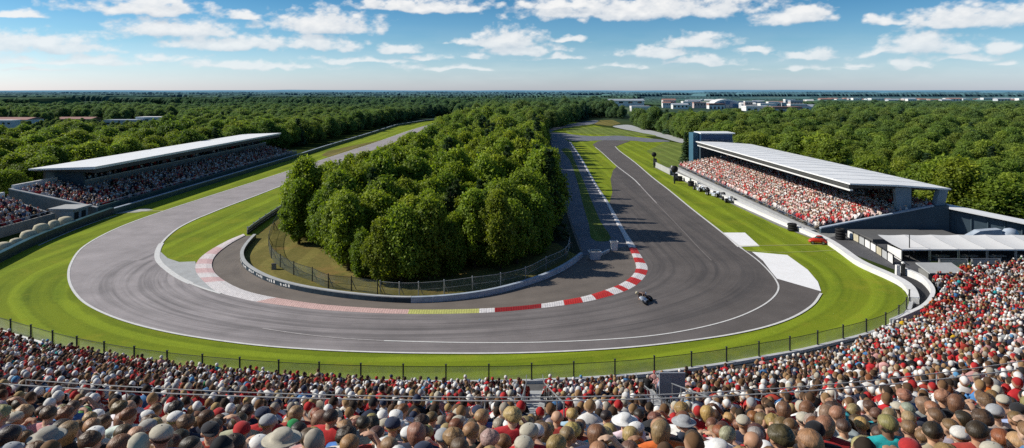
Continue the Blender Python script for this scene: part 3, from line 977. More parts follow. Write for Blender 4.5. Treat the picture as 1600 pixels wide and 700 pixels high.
def right_stand():
    root = tag(empty('grandstand', (36, 66, 0)), 'covered grandstand packed with sunlit red and white crowd on the right', 'grandstand')
    def sh(m):
        m.v = [(x - 36, y - 66, z) for x, y, z in m.v]; return m
    m = MB(); m.prism(stairs_profile(30.2, .04, .62, .106, 19, 1), 'y', 66.0, 121.0); sh(m).build('terrace', M_concd, root)
    m = MB(); m.box((29.45, 93.6, .10), (1.3, 55.0, .20)); m.box((28.9, 93.6, .22), (.16, 55.2, .48)); sh(m).build('front_walkway', M_conc, root)
    m = MB(); m.path([(30.1, y, .62) for y in (66.2, 121)], .025)
    for y in np.arange(66.4, 121, 3.0): m.tube((30.1, y, .1), (30.1, y, .62), .022)
    sh(m).build('hand_rail', M_steel, root)
    m = MB(); m.prism([(30.4, 0), (30.4, .42), (41.5, 2.62), (43.0, 2.72), (43.0, -1.5), (41, -1.5), (40, 0)], 'y', 65.6, 65.97); sh(m).build('end_wall', M_slate, root)
    m = MB(); m.prism([(30.4, .43), (30.4, .55), (41.5, 2.75), (41.5, 2.63)], 'y', 65.56, 66.0); sh(m).build('end_coping', M_bluewall, root)
    m = MB(); m.box((42.75, 98.0, 1.0), (.25, 46.0, 6.4)); m.box((42.75, 70.4, .5), (.25, 9.0, 4.2)); sh(m).build('back_wall', M_soffit, root)
    m = MB(); m.prism([(38.3, 2.1), (38.1, 4.4), (39.7, 4.35), (39.7, 2.1)], 'y', 66.3, 66.8); sh(m).build('end_pillar', M_slate2, root)
    m = MB(); m.prism([(41.9, 2.5), (42.35, 4.3), (43.2, 4.25), (42.8, 2.4)], 'y', 66.0, 66.7); sh(m).build('corner_pillar', M_slate2, root)
    for y in np.arange(73, 121, 6.0):
        m = MB(); m.box((38.8, y, 2.9), (.22, .22, 2.9)); sh(m).build('roof_post', M_dark, root)
    m = MB(); m.prism([(33.4, 4.72), (33.4, 4.86), (38, 4.72), (43.4, 4.34), (43.4, 4.2), (38, 4.55)], 'y', 65.9, 121.2); sh(m).build('roof', M_roof, root)
    m = MB(); m.prism([(33.55, 4.28), (33.55, 4.70), (42.9, 4.18), (42.9, 4.05), (36, 4.3)], 'y', 66.4, 120.8); sh(m).build('roof_fascia', M_soffit, root)
    m = MB(); m.box((33.75, 93.6, 4.12), (.3, 54.6, .16)); sh(m).build('eaves_beam', M_wallwhite, root)
    m = MB()
    for y in np.arange(69.5, 121, 3.6):
        m.prism([(33.5, 4.865), (33.5, 4.89), (38, 4.75), (43.3, 4.37), (43.3, 4.345), (38, 4.725)], 'y', y, y + .05)
    sh(m).build('roof_seams', plain('seam_grey', (.62, .63, .64), .6, var=.05), root)
right_stand()


def annex():
    root = tag(empty('annex_building', (45, 64, 0)), 'low dark annex with sloping white edged roof behind the right stand', 'building')
    m = MB(); m.add([(43.3, 66.6, 2.55), (49.0, 62.4, 1.55), (47.9, 61.6, 1.55), (42.9, 65.4, 2.4), (43.3, 66.6, 2.75), (49.0, 62.4, 1.75), (47.9, 61.6, 1.72), (42.9, 65.4, 2.56)],
                    [(0, 1, 2, 3), (4, 5, 6, 7), (0, 1, 5, 4), (1, 2, 6, 5), (2, 3, 7, 6), (3, 0, 4, 7)])
    m.v = [(x - 45, y - 64, z) for x, y, z in m.v]; m.build('roof', M_roof, root)
    m = MB(); m.add([(43.3, 66.4, -2), (48.7, 62.5, -2), (48.7, 62.5, 1.53), (43.3, 66.4, 2.5), (43.1, 66.0, -2), (48.3, 62.2, -2), (48.3, 62.2, 1.53), (43.1, 66.0, 2.45)],
                    [(0, 1, 2, 3), (4, 5, 6, 7), (0, 1, 5, 4), (1, 2, 6, 5), (2, 3, 7, 6), (3, 0, 4, 7)])
    m.v = [(x - 45, y - 64, z) for x, y, z in m.v]; m.build('back_wall', M_slate, root)
    m = MB(); m.prism([(41.8, 0), (42.2, .35), (43.4, 1.0), (45.4, 1.15), (45.6, 0)], 'y', 61.8, 62.6)
    m.v = [(x - 45, y - 64, z) for x, y, z in m.v]; m.build('side_screen', M_bluewall, root)
    m = MB(); m.loft([(46.3, 62.0, 0, .75, .6), (46.3, 62.0, .8, .75, .6), (46.3, 62.0, 1.15, .5, .4), (46.3, 62, 1.25, .1, .1)], 14)
    m.v = [(x - 45, y - 64, z) for x, y, z in m.v]; m.build('round_kiosk', M_bluewall, root, True)
    for i in range(5):
        m = MB(); m.tube((43.6 + i * 1.05, 65.6 - i * .78, 0), (43.6 + i * 1.05, 65.6 - i * .78, 2.4 - i * .2), .07)
        m.v = [(x - 45, y - 64, z) for x, y, z in m.v]; m.build('column', M_slate, root)
    m = MB(); m.box((37.5, 63.2, .22), (9.0, 4.4, .42)); 
    tag(m.build('flat_roof', plain('grey_felt_roof', (.12, .12, .12), .9, var=.15), None), 'flat dark grey roof between the right stand end and the white tents', 'flat roof')
annex()


def tents():
    x = 31.9
    names = ['white tent section at the left end of the marquee row', 'second white tent section of the marquee row, beside the dark pole',
             'middle white tent section of the marquee row', 'fourth white tent section of the marquee row', 'white tent section of the marquee row by the right picture edge',
             'white tent section running out of the picture on the right']
    for i in range(6):
        w = 2.35
        root = tag(empty('tent', (x + w / 2, 56.3, 0)), names[i], 'tent', 'white tents beside the right crowd')
        k = 8
        V = []; F = []
        for a in range(k + 1):
            for b_ in range(k + 1):
                u, v = a / k, b_ / k
                sag = -.05 * math.sin(math.pi * u) - .07 * math.sin(math.pi * v)
                V.append((-w / 2 + .01 + (w - .02) * u, -1.7 + 3.6 * v, .98 + .42 * v + sag + .05))
        for a in range(k):
            for b_ in range(k): F.append((a * (k + 1) + b_, (a + 1) * (k + 1) + b_, (a + 1) * (k + 1) + b_ + 1, a * (k + 1) + b_ + 1))
        n0 = len(V)
        V += [(-w / 2 + .01, -1.7, .92), (w / 2 - .01, -1.7, .92)]
        m = MB(); m.add(V, F + [(0, n0, n0 + 1, k * (k + 1))]); m.build('canopy', M_tent, root, True)
        MB().box((0, .55, .45), (w - .06, .08, .9)).build('rear_wall', M_glassdark, root)
        for dx in (-w / 2 + .06, w / 2 - .06):
            MB().tube((dx, -1.62, 0), (dx, -1.62, .96), .035).build('pole', M_steel, root)
        if i == 0: MB().box((-w / 2 + .1, -.5, .45), (.05, 2.0, .9)).build('side_wall', M_tent, root)
        else: MB().box((0, -1.0, .35), (w * .6, .5, .06)).box((-.3, -1.0, .16), (.06, .4, .32)).box((.3, -1.0, .16), (.06, .4, .32)).build('table', M_concd, root)
        x += w
    p = tag(empty('flag_pole', (32.9, 55.2, 0)), 'dark slim pole standing at the left end of the tents', 'pole')
    MB().tube((0, 0, 0), (0, 0, 2.1), .05, .035).build('shaft', M_dark, p)
    MB().box((0, 0, .05), (.3, .3, .1), taper=.7).build('base', M_dark, p)
    # panelled walkway fence between wall and tents
    pts = resample(spline(GL([(1324, 371), (1345, 382), (1372, 398), (1396, 414)]), 5), 1.25)
    ox, oy = pts[0]
    root = tag(empty('walkway_fence', (ox, oy, 0)), 'panelled walkway fence with dark rail inside the white wall on the right', 'fence')
    for i, ((ax, ay), (bx, by)) in enumerate(zip(pts[:-1], pts[1:])):
        m = MB(); d = Vector((bx - ax, by - ay, 0)); L = d.length; rz = math.atan2(d.y, d.x)
        m.box(((ax + bx) / 2 - ox, (ay + by) / 2 - oy, .38), (L * .84, .04, .62), rz)
        m.build('panel', [M_tent, M_bale, M_conc, M_wallwhite][i % 4], root)
    for ax, ay in pts:
        MB().box((ax - ox, ay - oy, .42), (.08, .08, .84)).build('post', M_dark, root)
    MB().path([(a - ox, b_ - oy, .82) for a, b_ in pts], .03).build('top_rail', M_dark, root)
    # dark gate post where the wall turns
    gp = tag(empty('gate_post', (*G(1411, 431), 0)), 'dark gate post with pale lamp head where the white wall turns', 'post')
    MB().box((0, 0, .45), (.22, .22, .9)).build('post', M_dark, gp); MB().box((-.35, .1, .4), (.3, .25, .8), taper=.85).build('white_block', M_tent, gp); MB().ell((0, 0, .98), (.13, .13, .1)).build('lamp_head', M_wallwhite, gp)
    # lawn patch and grey kiosk behind the right crowd
    sheet('lawn_patch', GL([(1452, 408), (1516, 407), (1528, 418), (1462, 420)]), .022, M_far_grass)
    kx, ky = 31.8, 49.6
    k = tag(empty('kiosk', (kx, ky, 0)), 'low grey kiosk with sloping roof and dark front among the right crowd', 'kiosk')
    MB().box((0, .1, .32), (2.3, 1.2, .64)).build('walls', M_concd, k)
    m = MB(); m.add([(-1.3, -.9, .62), (1.4, -.9, .62), (1.4, .8, .95), (-1.3, .8, .95), (-1.3, -.9, .70), (1.4, -.9, .70), (1.4, .8, 1.03), (-1.3, .8, 1.03)],
                    [(3, 2, 1, 0), (4, 5, 6, 7), (0, 1, 5, 4), (1, 2, 6, 5), (2, 3, 7, 6), (3, 0, 4, 7)]); m.build('roof', M_conc, k)
    MB().box((.1, -.52, .34), (2.0, .05, .42)).build('shutter', M_glassdark, k)
    for nm, xx, lab in (('crowd_barrier', 35.2, 'grey crowd barrier panel in front of the tents on the right'), ('crowd_barrier', 37.8, 'crowd barrier panel beside the right picture edge under the tents')):
        r = tag(empty(nm, (xx, 53.2, 0)), lab, 'barrier')
        MB().box((0, 0, .3), (2.3, .04, .5)).build('panel', M_conc, r); MB().path([(-1.2, 0, .62), (1.2, 0, .62)], .03).build('rail', M_steel, r)
        for s in (-1.1, 1.1): MB().box((s, 0, .3), (.06, .4, .6), taper=.4).build('foot', M_steel, r)
tents()


def control_tower():
    root = tag(empty('control_tower', (37.6, 124.5, 0)), 'blue glass control tower at the far end of the right grandstand', 'tower')
    MB().box((0, 0, 2.3), (6.0, 4.2, 4.6)).build('base_block', M_slate, root)
    MB().box((0, 0, 5.35), (5.8, 4.0, 1.5)).build('storey', M_teal2, root)
    for i in range(5):
        MB().box((-2.3 + i * 1.15, -2.03, 5.42), (1.10, .05, 1.3)).build('window', M_glassnavy, root)
    for i in range(3):
        MB().box((-2.93, -1.3 + i * 1.3, 5.4), (.05, 1.1, 1.2)).build('window', M_glassnavy, root)
    MB().box((.1, -.1, 6.22), (6.3, 4.6, .2)).build('roof', M_roof, root)
    MB().box((-3.6, .3, 3.1), (1.0, 3.0, 6.2)).build('stair_shaft', M_teal2, root)
    m = MB(); m.path([(-2.8, -2.3, 5.0), (2.9, -2.3, 5.0)], .04); 
    for i in range(7): m.tube((-2.8 + i * .95, -2.3, 4.6), (-2.8 + i * .95, -2.3, 5.0), .03)
    m.box((0, -2.15, 4.63), (5.9, .5, .1)); m.build('balcony', M_steel, root)
control_tower()


# ------------------------------------------------------------------ things along the right verge
def wheel(parent, x, y, r, w, z=None):
    z = r if z is None else z
    t = MB(); 
    seg = 16; V = []; F = []
    prof = [(-w / 2, r * .72), (-w / 2, r * .94), (-w * .36, r), (w * .36, r), (w / 2, r * .94), (w / 2, r * .72), (w * .3, r * .6), (-w * .3, r * .6)]
    for i in range(seg):
        a = 2 * math.pi * i / seg
        for px, pr in prof: V.append((x + px, y + pr * math.cos(a), z + pr * math.sin(a)))
    k = len(prof)
    for i in range(seg):
        for j in range(k):
            F.append((i * k + j, ((i + 1) % seg) * k + j, ((i + 1) % seg) * k + (j + 1) % k, i * k + (j + 1) % k))
    t.add(V, F); ty = t.build('tyre', M_black, parent, True)
    MB().tube((x - w * .34, y, z), (x + w * .34, y, z), r * .62, r * .62, 12).build('rim', M_steel, ty)
    return ty


def race_car(loc, rz, label):
    root = tag(empty('race_car', (*loc, 0.02), rz), label, 'race car', 'silver race cars parked along the right wall')
    root.scale = (.82, .82, .82)
    # nose towards +y
    m = MB()
    rings = [(-1.5, .16, .30, .30), (-1.1, .30, .34, .42), (-.5, .42, .32, .50), (.1, .40, .30, .44), (.5, .26, .30, .34), (1.1, .15, .26, .22), (1.75, .09, .2, .12), (1.85, .04, .18, .06)]
    n = 12; V = []; F = []
    for yy, rx, zc, rz_ in rings:
        for i in range(n):
            t = 2 * math.pi * i / n
            V.append((rx * math.cos(t), yy, zc + rz_ * .5 * math.sin(t)))
    for j in range(len(rings) - 1):
        for i in range(n): F.append((j * n + i, j * n + (i + 1) % n, (j + 1) * n + (i + 1) % n, (j + 1) * n + i))
    F += [tuple(range(n)), tuple(range((len(rings) - 1) * n, len(rings) * n))]
    m.add(V, F); m.build('body', M_silver, root, True)
    for s in (-1, 1):
        MB().box((s * .48, -.3, .26), (.36, 1.1, .3), taper=.75).build('side_pod', M_silver, root)
    MB().loft([(0, -.55, .45, .2, .5), (0, -.6, .75, .13, .34), (0, -.7, .9, .07, .16)], 10).build('engine_cover', M_silver, root, True)
    MB().ell((0, .12, .5), (.2, .3, .07)).build('cockpit', M_black, root, True)
    MB().box((0, 1.72, .14), (1.25, .32, .05)).box((-.6, 1.72, .22), (.04, .34, .2)).box((.6, 1.72, .22), (.04, .34, .2)).build('front_wing', M_silver, root)
    MB().box((0, -1.62, .78), (.95, .3, .06)).box((-.46, -1.62, .62), (.04, .36, .42)).box((.46, -1.62, .62), (.04, .36, .42)).box((0, -1.55, .5), (.08, .1, .5)).build('rear_wing', M_dark, root)
    for s in (-1, 1):
        wheel(root, s * .68, 1.15, .31, .30); wheel(root, s * .66, -1.2, .33, .38)
    return root


race_car(G(1095, 298), .15, 'silver race car parked on the verge, farthest along the right wall')
race_car(G(1118, 306.5), .35, 'silver race car parked on the verge, middle of the three')
race_car(G(1139, 315), -.1, 'silver race car with fat black tyres, nearest of those by the right wall')


def tyre_stack(loc, label, n=3, cover=True):
    root = tag(empty('tyre_stack', (*loc, .02)), label, 'tyre stack', 'black tyre stacks along the right wall')
    for i in range(n):
        m = MB(); seg = 14; V = []; F = []
        prof = [(.22, -.11), (.40, -.12), (.46, -.05), (.46, .05), (.40, .12), (.22, .11)]
        for a in range(seg):
            t = 2 * math.pi * a / seg
            for r_, z_ in prof: V.append((r_ * math.cos(t) + .03 * math.sin(i * 2.1), r_ * math.sin(t), z_ + .13 + i * .25))
        k = len(prof)
        for a in range(seg):
            for j in range(k): F.append((a * k + j, ((a + 1) % seg) * k + j, ((a + 1) % seg) * k + (j + 1) % k, a * k + (j + 1) % k))
        m.add(V, F); m.build('tyre', M_black, root, True)
    return root


tyre_stack(G(1238, 361), 'black tyre stack beside the white wall left of the red car', 3)
tyre_stack(G(1313, 374), 'black tyre stack just right of the red car', 4)
tyre_stack(G(1062, 283), 'dark tyre stack far along the right wall near the first race car', 3)
tyre_stack(G(1080, 291), 'dark tyre stack behind the farthest silver race car', 3)


def marshal_post(loc, label, h, head):
    root = tag(empty('marshal_post', (*loc, 0)), label, 'marshal post', 'dark marshal posts beside the right straight')
    MB().tube((0, 0, 0), (0, 0, h), .12, .09).build('mast', M_dark, root)
    MB().ell((0, 0, h), (head, head * .8, head)).build('lamp_cluster', M_black, root, True)
    MB().box((.15, -.1, h * .45), (.6, .5, h * .5), taper=.9).build('cabin', M_dark, root)
    MB().box((.15, -.37, h * .5), (.45, .04, h * .25)).build('cabin_window', M_glassdark, root)
    return root


marshal_post(G(1022, 262), 'tall dark marshal post at the far end of the right wall', 2.4, .45)
marshal_post(G(1054, 287), 'dark marshal post with round head beside the wall, before the race cars', 2.2, .55)


def wall_sign(a, b, z, label, mat):
    root = tag(empty('banner_board', (a[0], a[1], 0)), label, 'board')
    d = Vector((b[0] - a[0], b[1] - a[1], 0)); L = d.length; rz = math.atan2(d.y, d.x)
    MB().box((d.x / 2, d.y / 2, z / 2 + .1), (L, .1, z), rz).build('panel', mat, root)
    for t in (.1, .5, .9): MB().box((d.x * t + .1, d.y * t, z / 2), (.08, .08, z)).build('post', M_steel, root)


wall_sign(G(1024, 262), G(1047, 274), .95, 'pale grey board standing on the far end of the right wall', M_conc)
wall_sign(G(1060, 279), G(1090, 292), .7, 'white board along the wall behind the race cars', M_wallwhite)


def red_car():
    root = tag(empty('parked_car', (*G(1277, 381), .02), R(75)), 'low red car parked on the grass beside the white wall', 'car')
    m = MB(); n = 12
    secs = [(-.72, .28, .22, .16), (-.66, .34, .30, .24), (-.3, .36, .36, .30), (.25, .36, .33, .27), (.62, .33, .25, .19), (.74, .26, .2, .11)]
    V = []; F = []
    for yy, rx, zc, rz_ in secs:
        for i in range(n):
            t = 2 * math.pi * i / n
            c, s = math.cos(t), math.sin(t)
            V.append((rx * math.copysign(abs(c) ** .5, c), yy, zc + rz_ * .75 * math.copysign(abs(s) ** .6, s)))
    for j in range(len(secs) - 1):
        for i in range(n): F.append((j * n + i, j * n + (i + 1) % n, (j + 1) * n + (i + 1) % n, (j + 1) * n + i))
    F += [tuple(range(n)), tuple(range((len(secs) - 1) * n, len(secs) * n))]
    m.add(V, F); m.build('body', M_red, root, True)
    MB().loft([(0, -.15, .5, .30, .44), (0, -.17, .66, .25, .30), (0, -.18, .70, .2, .22)], 12).build('cabin', M_glassdark, root, True)
    MB().ell((0, -.18, .71), (.23, .26, .035)).build('roof', M_red, root, True)
    for s in (-1, 1):
        wheel(root, s * .33, .45, .14, .12); wheel(root, s * .33, -.45, .14, .12)
        MB().ell((s * .2, .72, .24), (.06, .03, .035)).build('headlight', M_wallwhite, root, True)
red_car()


def bins():
    for (px, py, w, d, h, nm, lab, mat) in ((929, 405, .95, .7, .62, 'container', 'white open topped container at the end of the service road barrier', M_bluewall), (959, 391, .62, .55, .72, 'bin', 'tall pale bin beside the kerb near the shaded apron', M_wallwhite)):
        root = tag(empty(nm, (*G(px, py), .03), .1), lab, nm)
        MB().prism([(-w / 2 * .85, 0), (w / 2 * .85, 0), (w / 2, h), (-w / 2, h)], 'y', -d / 2, d / 2).build('shell', mat, root)
        m = MB(); 
        for s in (-1, 1): m.box((s * (w / 2 + .01), 0, h + .025), (.07, d + .08, .05)); m.box((0, s * (d / 2 + .01), h + .0255), (w - .06, .07, .051))
        m.build('rim', M_wallwhite, root)
        MB().box((0, 0, h + .004), (w - .1, d - .1, .01)).build('contents', M_dark, root)
    a, b_ = G(938, 401), G(953, 394)
    root = tag(empty('low_wall', (a[0], a[1], 0)), 'short low pale wall joining the container and the bin', 'wall')
    q = [(0, 0), ((b_[0] - a[0]) / 2, (b_[1] - a[1]) / 2), (b_[0] - a[0], b_[1] - a[1])]
    MB().ribbon_wall(q, 0, .22, .14).build('face', M_conc, root)
    MB().ribbon_wall(offset(q, -.02), .222, .26, .18).build('coping', M_wallwhite, root)
    x, y = G(428, 421)
    bx = tag(empty('equipment_box', (x, y, .02), .3), 'small grey green equipment box on the dry grass by the fence', 'box')
    MB().box((0, 0, .2), (.36, .3, .4), taper=.9).build('case', M_concd, bx); MB().box((0, 0, .42), (.38, .32, .04)).build('lid', M_soffit, bx)
bins()


def distant_town():
    rr = random.Random(12)
    wl = M_wallwhite
    pale = plain('pale_render', (.55, .57, .60), .8, var=.1, scale=.05)
    rosy = plain('rosy_render', (.52, .42, .40), .8, var=.1, scale=.05)
    rt = plain('red_tile_roof', (.36, .20, .17), .8, var=.2, scale=.2)
    gr = plain('blue_grey_roof', (.38, .42, .47), .6, var=.15, scale=.1)
    def house(px, ptop, Y, w, h, mat, roofmat, label, cat='building', flat=False, group=None, nwin=4):
        x = (px - 800) / FPX * Y
        ztop = H - (ptop - 142) / FPX * Y
        z0 = ztop - h
        root = tag(empty('distant_building', (x, Y, z0)), label, cat, group)
        d = w * .55
        MB().box((0, 0, h * .375 - 1.5), (w, d, h * .75 + 3)).build('walls', mat, root)
        if flat:
            MB().box((0, 0, h * .86), (w * 1.02, d * 1.04, h * .22)).build('roof', roofmat, root)
        else:
            MB().prism([(-d * .56, h * .75), (d * .56, h * .75), (0, h)], 'x', -w * .52, w * .52).build('roof', roofmat, root)
        for i in range(nwin):
            MB().box((-w / 2 + w * (i + .5) / nwin, -d / 2 - .03, h * .45), (w / nwin * .45, .08, h * .28)).build('window', M_glassdark, root)
    # left, among the woods
    for i, (px, pt, Y, w, h, flat, rm, lab) in enumerate([
        (22, 183, 265, 17, 3.2, False, rt, 'long low pink roofed building at the far left edge'),
        (8, 187, 215, 7, 2.0, True, wl, 'small white roofed shed at the left edge below the pink roof'),
        (124, 182.5, 290, 15, 3.0, False, rt, 'pink roofed hall half hidden by trees, left of the long grey roofs'),
        (196, 186.5, 270, 13, 2.6, True, gr, 'long grey roofed hall beside the pink roofed hall on the left'),
        (242, 182.0, 275, 12, 2.4, True, wl, 'white roofed hall at the right end of the left hall row'),
        (72, 162, 700, 26, 4, True, wl, 'distant pale warehouse above the woods on the left'),
        (190, 164, 640, 14, 4, False, gr, 'small distant grey house above the left woods'),
        (700, 152.2, 1300, 60, 5, True, wl, 'distant long white sheds above the central woods'),
        (748, 152.5, 1300, 40, 5, True, pale, 'distant pale sheds right of the long white ones')]):
        house(px, pt, Y, w, h, [wl, pale, rosy][i % 3], rm, lab, flat=flat)
    # town beyond the right wood
    spots = [(975, 154.5, 620, 34), (1000, 165, 430, 12), (1045, 158, 560, 10), (1062, 161, 520, 12), (1078, 158, 600, 14), (1094, 156.5, 640, 9), (1108, 155, 640, 8), (1118, 161, 520, 12), (1150, 157.5, 560, 16), (1168, 160, 540, 12),
             (1183, 158.5, 600, 12), (1198, 161, 520, 12), (1214, 158, 600, 14), (1230, 160, 560, 12), (1245, 162, 500, 12), (1262, 163, 500, 13), (1182, 165, 470, 18), (1225, 166, 460, 20)]
    for i, (px, pt, Y, w) in enumerate(spots):
        house(px, pt, Y, w, rr.uniform(4.5, 7), [wl, pale, rosy, wl][i % 4], [gr, wl, rt, gr, wl][i % 5], 'pale distant town building beyond the right wood', flat=bool(i % 3), group='town buildings beyond the right wood')
    for i in range(30):
        px = rr.choice([rr.uniform(1035, 1120), rr.uniform(1140, 1275)])
        house(px, rr.uniform(154, 161), rr.uniform(520, 760), rr.uniform(6, 13), rr.uniform(3.5, 6), [wl, pale, wl, rosy][i % 4], [wl, gr, rt, gr, wl][i % 5], 'pale distant town building beyond the right wood', flat=bool(i % 2), group='town buildings beyond the right wood')
    for i in range(16):
        house(rr.uniform(20, 640), rr.uniform(150, 152.2), rr.uniform(1100, 1300), rr.uniform(14, 40), rr.uniform(3, 5), [wl, pale, rosy][i % 3], [wl, gr, rt][i % 3], 'tiny pale building scattered in the far woods on the left', flat=bool(i % 2), group='buildings in the far woods on the left')
    for i in range(44):
        px = 1290 + i * 7.2 + rr.uniform(-4, 4)
        house(px, 153.4 + rr.uniform(-.7, 1.6), rr.uniform(800, 1050), rr.uniform(9, 17), rr.uniform(4, 6), [rosy, wl, pale][i % 3], [rt, rt, gr, wl][i % 4], 'tiny pale house in the far row on the right horizon', flat=(i % 4 == 3), group='houses on the right horizon')
    x = (1131 - 800) / FPX * 560
    root = tag(empty('dome_hall', (x, 560, 0)), 'large white arched hall in the distant town', 'hall')
    prof = [(13 * math.cos(math.pi * t / 14), 7.2 * math.sin(math.pi * t / 14)) for t in range(15)]
    MB().prism(prof, 'y', -9, 9).build('arched_roof', wl, root)
    m = MB(); m.prism([(a * .8, b_ * .8) for a, b_ in prof], 'y', -9.06, -9.02); m.build('glazed_end', M_glassblue, root)
    MB().box((0, -9.3, 1.4), (3, .4, 2.8)).build('entrance', M_steel, root)
distant_town()

# ------------------------------------------------------------------ trees
def mesh_from_arrays(name, V, F4, mat, tint=None, col=None):
    me = bpy.data.meshes.new(name)
    nv, nf = len(V), len(F4)
    me.vertices.add(nv); me.vertices.foreach_set('co', np.asarray(V, np.float32).ravel())
    me.loops.add(nf * 4); me.loops.foreach_set('vertex_index', np.asarray(F4, np.int32).ravel())
    me.polygons.add(nf); me.polygons.foreach_set('loop_start', np.arange(0, nf * 4, 4, dtype=np.int32))
    me.update(calc_edges=True)
    if tint is not None:
        a = me.attributes.new('tint', 'FLOAT', 'FACE'); a.data.foreach_set('value', np.asarray(tint, np.float32))
    if col is not None:
        a = me.color_attributes.new('Col', 'FLOAT_COLOR', 'POINT')
        a.data.foreach_set('color', np.asarray(col, np.float32).ravel())
    me.materials.append(mat)
    return me


def leaf_quads(C, N, S, r, aspect=1.0):
    """a bent leaf-clump quad at each centre C facing about N with half size S"""
    n = len(C)
    N = N / np.linalg.norm(N, axis=1, keepdims=True)
    t = r.normal(size=(n, 3)); t -= (t * N).sum(1, keepdims=True) * N
    t /= np.linalg.norm(t, axis=1, keepdims=True)
    bt = np.cross(N, t)
    S = S[:, None]
    k = r.uniform(.7, 1.3, (n, 4, 1))
    P = np.stack([C - t * S * aspect * k[:, 0], C - bt * S * k[:, 1], C + t * S * aspect * k[:, 2], C + bt * S * k[:, 3]], 1)
    P[:, 1] -= N * S * .35; P[:, 3] -= N * S * .35
    return P.reshape(-1, 3), np.arange(n * 4).reshape(n, 4)


def crown_mesh(seed, h, w, nl, nleaf, leaf, low):
    r = np.random.default_rng(seed)
    cz = (h + low) / 2; az = (h - low) / 2
    # lobes: many uneven billows over a tall, slightly lopsided crown
    L = []
    lean = r.normal(0, .12, 2)
    for i in range(nl):
        z = 1 - 2 * (i + .5) / nl; a = i * 2.399963 + r.uniform(-.6, .6)
        rad = math.sqrt(1 - z * z) ** .8
        k = r.uniform(.38, .84)
        prof = 1.0 - .38 * max(0, z) - .10 * max(0, -z - .5)
        c = np.array([math.cos(a) * rad * w / 2 * k * prof + lean[0] * (z + 1), math.sin(a) * rad * w / 2 * k * prof + lean[1] * (z + 1), cz + z * az * .84 + r.uniform(-.2, .2)])
        L.append((c, r.uniform(.105, .215) * w, r.uniform(0, 1)))
    L.append((np.array([0, 0, cz - .3]), .33 * w, .35)); L.append((np.array([lean[0], lean[1], cz + az * .4]), .24 * w, .5))
    for _ in range(3):
        a = r.uniform(0, 6.28); q = r.uniform(.0, .14) * w
        L.append((np.array([lean[0] * 2 + math.cos(a) * q, lean[1] * 2 + math.sin(a) * q, h - r.uniform(.10, .2) * w]), r.uniform(.09, .14) * w, .95))
    Vs, Fs, Ts = [], [], []; off = 0
    tot = sum(l[1] ** 2 for l in L)
    for c, rl, lt in L:
        n = int(nleaf * rl * rl / tot * 1.5)
        d = r.normal(size=(n, 3)); d /= np.linalg.norm(d, axis=1, keepdims=True)
        rr = rl * (.70 + .62 * r.random((n, 1)) ** 1.6) * (1 + .12 * np.sin(d[:, :1] * 7 + seed) * np.cos(d[:, 1:2] * 6 + d[:, 2:3] * 5))
        P = c + d * rr
        keep = P[:, 2] > low * .6
        for c2, r2, _ in L:
            if c2 is c: continue
            keep &= np.linalg.norm(P - c2, axis=1) > r2 * .66
        keep &= (d[:, 2] > -.75)
        P, d = P[keep], d[keep]
        if len(P) == 0: continue
        N = d + r.normal(size=P.shape) * .75 + np.array([0, 0, .25])
        S = leaf * r.uniform(.5, 1.4, len(P))
        v, f = leaf_quads(P, N, S, r, 1.25)
        Vs.append(v); Fs.append(f + off); off += len(v)
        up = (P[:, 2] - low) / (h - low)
        Ts.append(np.clip(.25 + .35 * lt + .35 * up * (.4 + .6 * d[:, 2]) + r.normal(0, .16, len(P)), 0, 1))  # upper, upward-facing leaves tinted lighter: top light painted into the colour
        # sparse inner leaves tinted dark: shade painted into the billow's depth
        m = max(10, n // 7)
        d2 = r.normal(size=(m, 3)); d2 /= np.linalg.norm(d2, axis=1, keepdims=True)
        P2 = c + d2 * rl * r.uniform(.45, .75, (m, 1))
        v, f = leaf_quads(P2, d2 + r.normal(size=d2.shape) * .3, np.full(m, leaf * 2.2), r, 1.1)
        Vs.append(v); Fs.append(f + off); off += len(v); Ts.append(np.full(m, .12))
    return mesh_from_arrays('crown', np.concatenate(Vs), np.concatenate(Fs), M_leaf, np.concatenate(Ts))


def conifer_mesh(seed, h, w, n):
    r = np.random.default_rng(seed)
    tiers = 13
    Vs, Fs, Ts = [], [], []; off = 0
    k = r.integers(0, tiers, n)
    base = (k / tiers) ** 1.0
    ln = (1 - base) * w / 2 * (.85 + .2 * np.sin(k * 5.1 + seed)) + .12
    nb = 9
    br = r.integers(0, nb, n)
    a = br * 2 * math.pi / nb + k * 1.3 + r.normal(0, .16, n)
    t = np.sqrt(r.uniform(.03, 1, n))
    rad = ln * t
    z = .10 * h + base * .90 * h + .22 * (1 - base) - rad * .42 + r.normal(0, .05, n)
    P = np.c_[rad * np.cos(a), rad * np.sin(a), np.maximum(z, .1)]
    N = np.c_[.5 * np.cos(a), .5 * np.sin(a), np.full(n, 1.0)] + r.normal(size=(n, 3)) * .5
    v, f = leaf_quads(P, N, r.uniform(.07, .15, n), r, 1.6)
    T = np.clip(.15 + .6 * t + r.normal(0, .15, n), 0, 1)
    return mesh_from_arrays('crown', v, f, M_needle, T)


CROWNS = []
for i, (h, w, nl, low) in enumerate([(5.4, 3.9, 30, .3), (5.9, 3.6, 34, .3), (5.1, 4.2, 32, .35), (6.1, 3.7, 38, .3), (5.5, 4.3, 36, .4), (5.7, 3.4, 28, .3), (4.9, 3.8, 26, .3), (6.3, 4.0, 40, .3)]):
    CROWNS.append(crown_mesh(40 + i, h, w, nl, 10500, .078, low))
CONES = [conifer_mesh(3, 6.3, 3.0, 3600), conifer_mesh(8, 6.0, 2.7, 3400)]


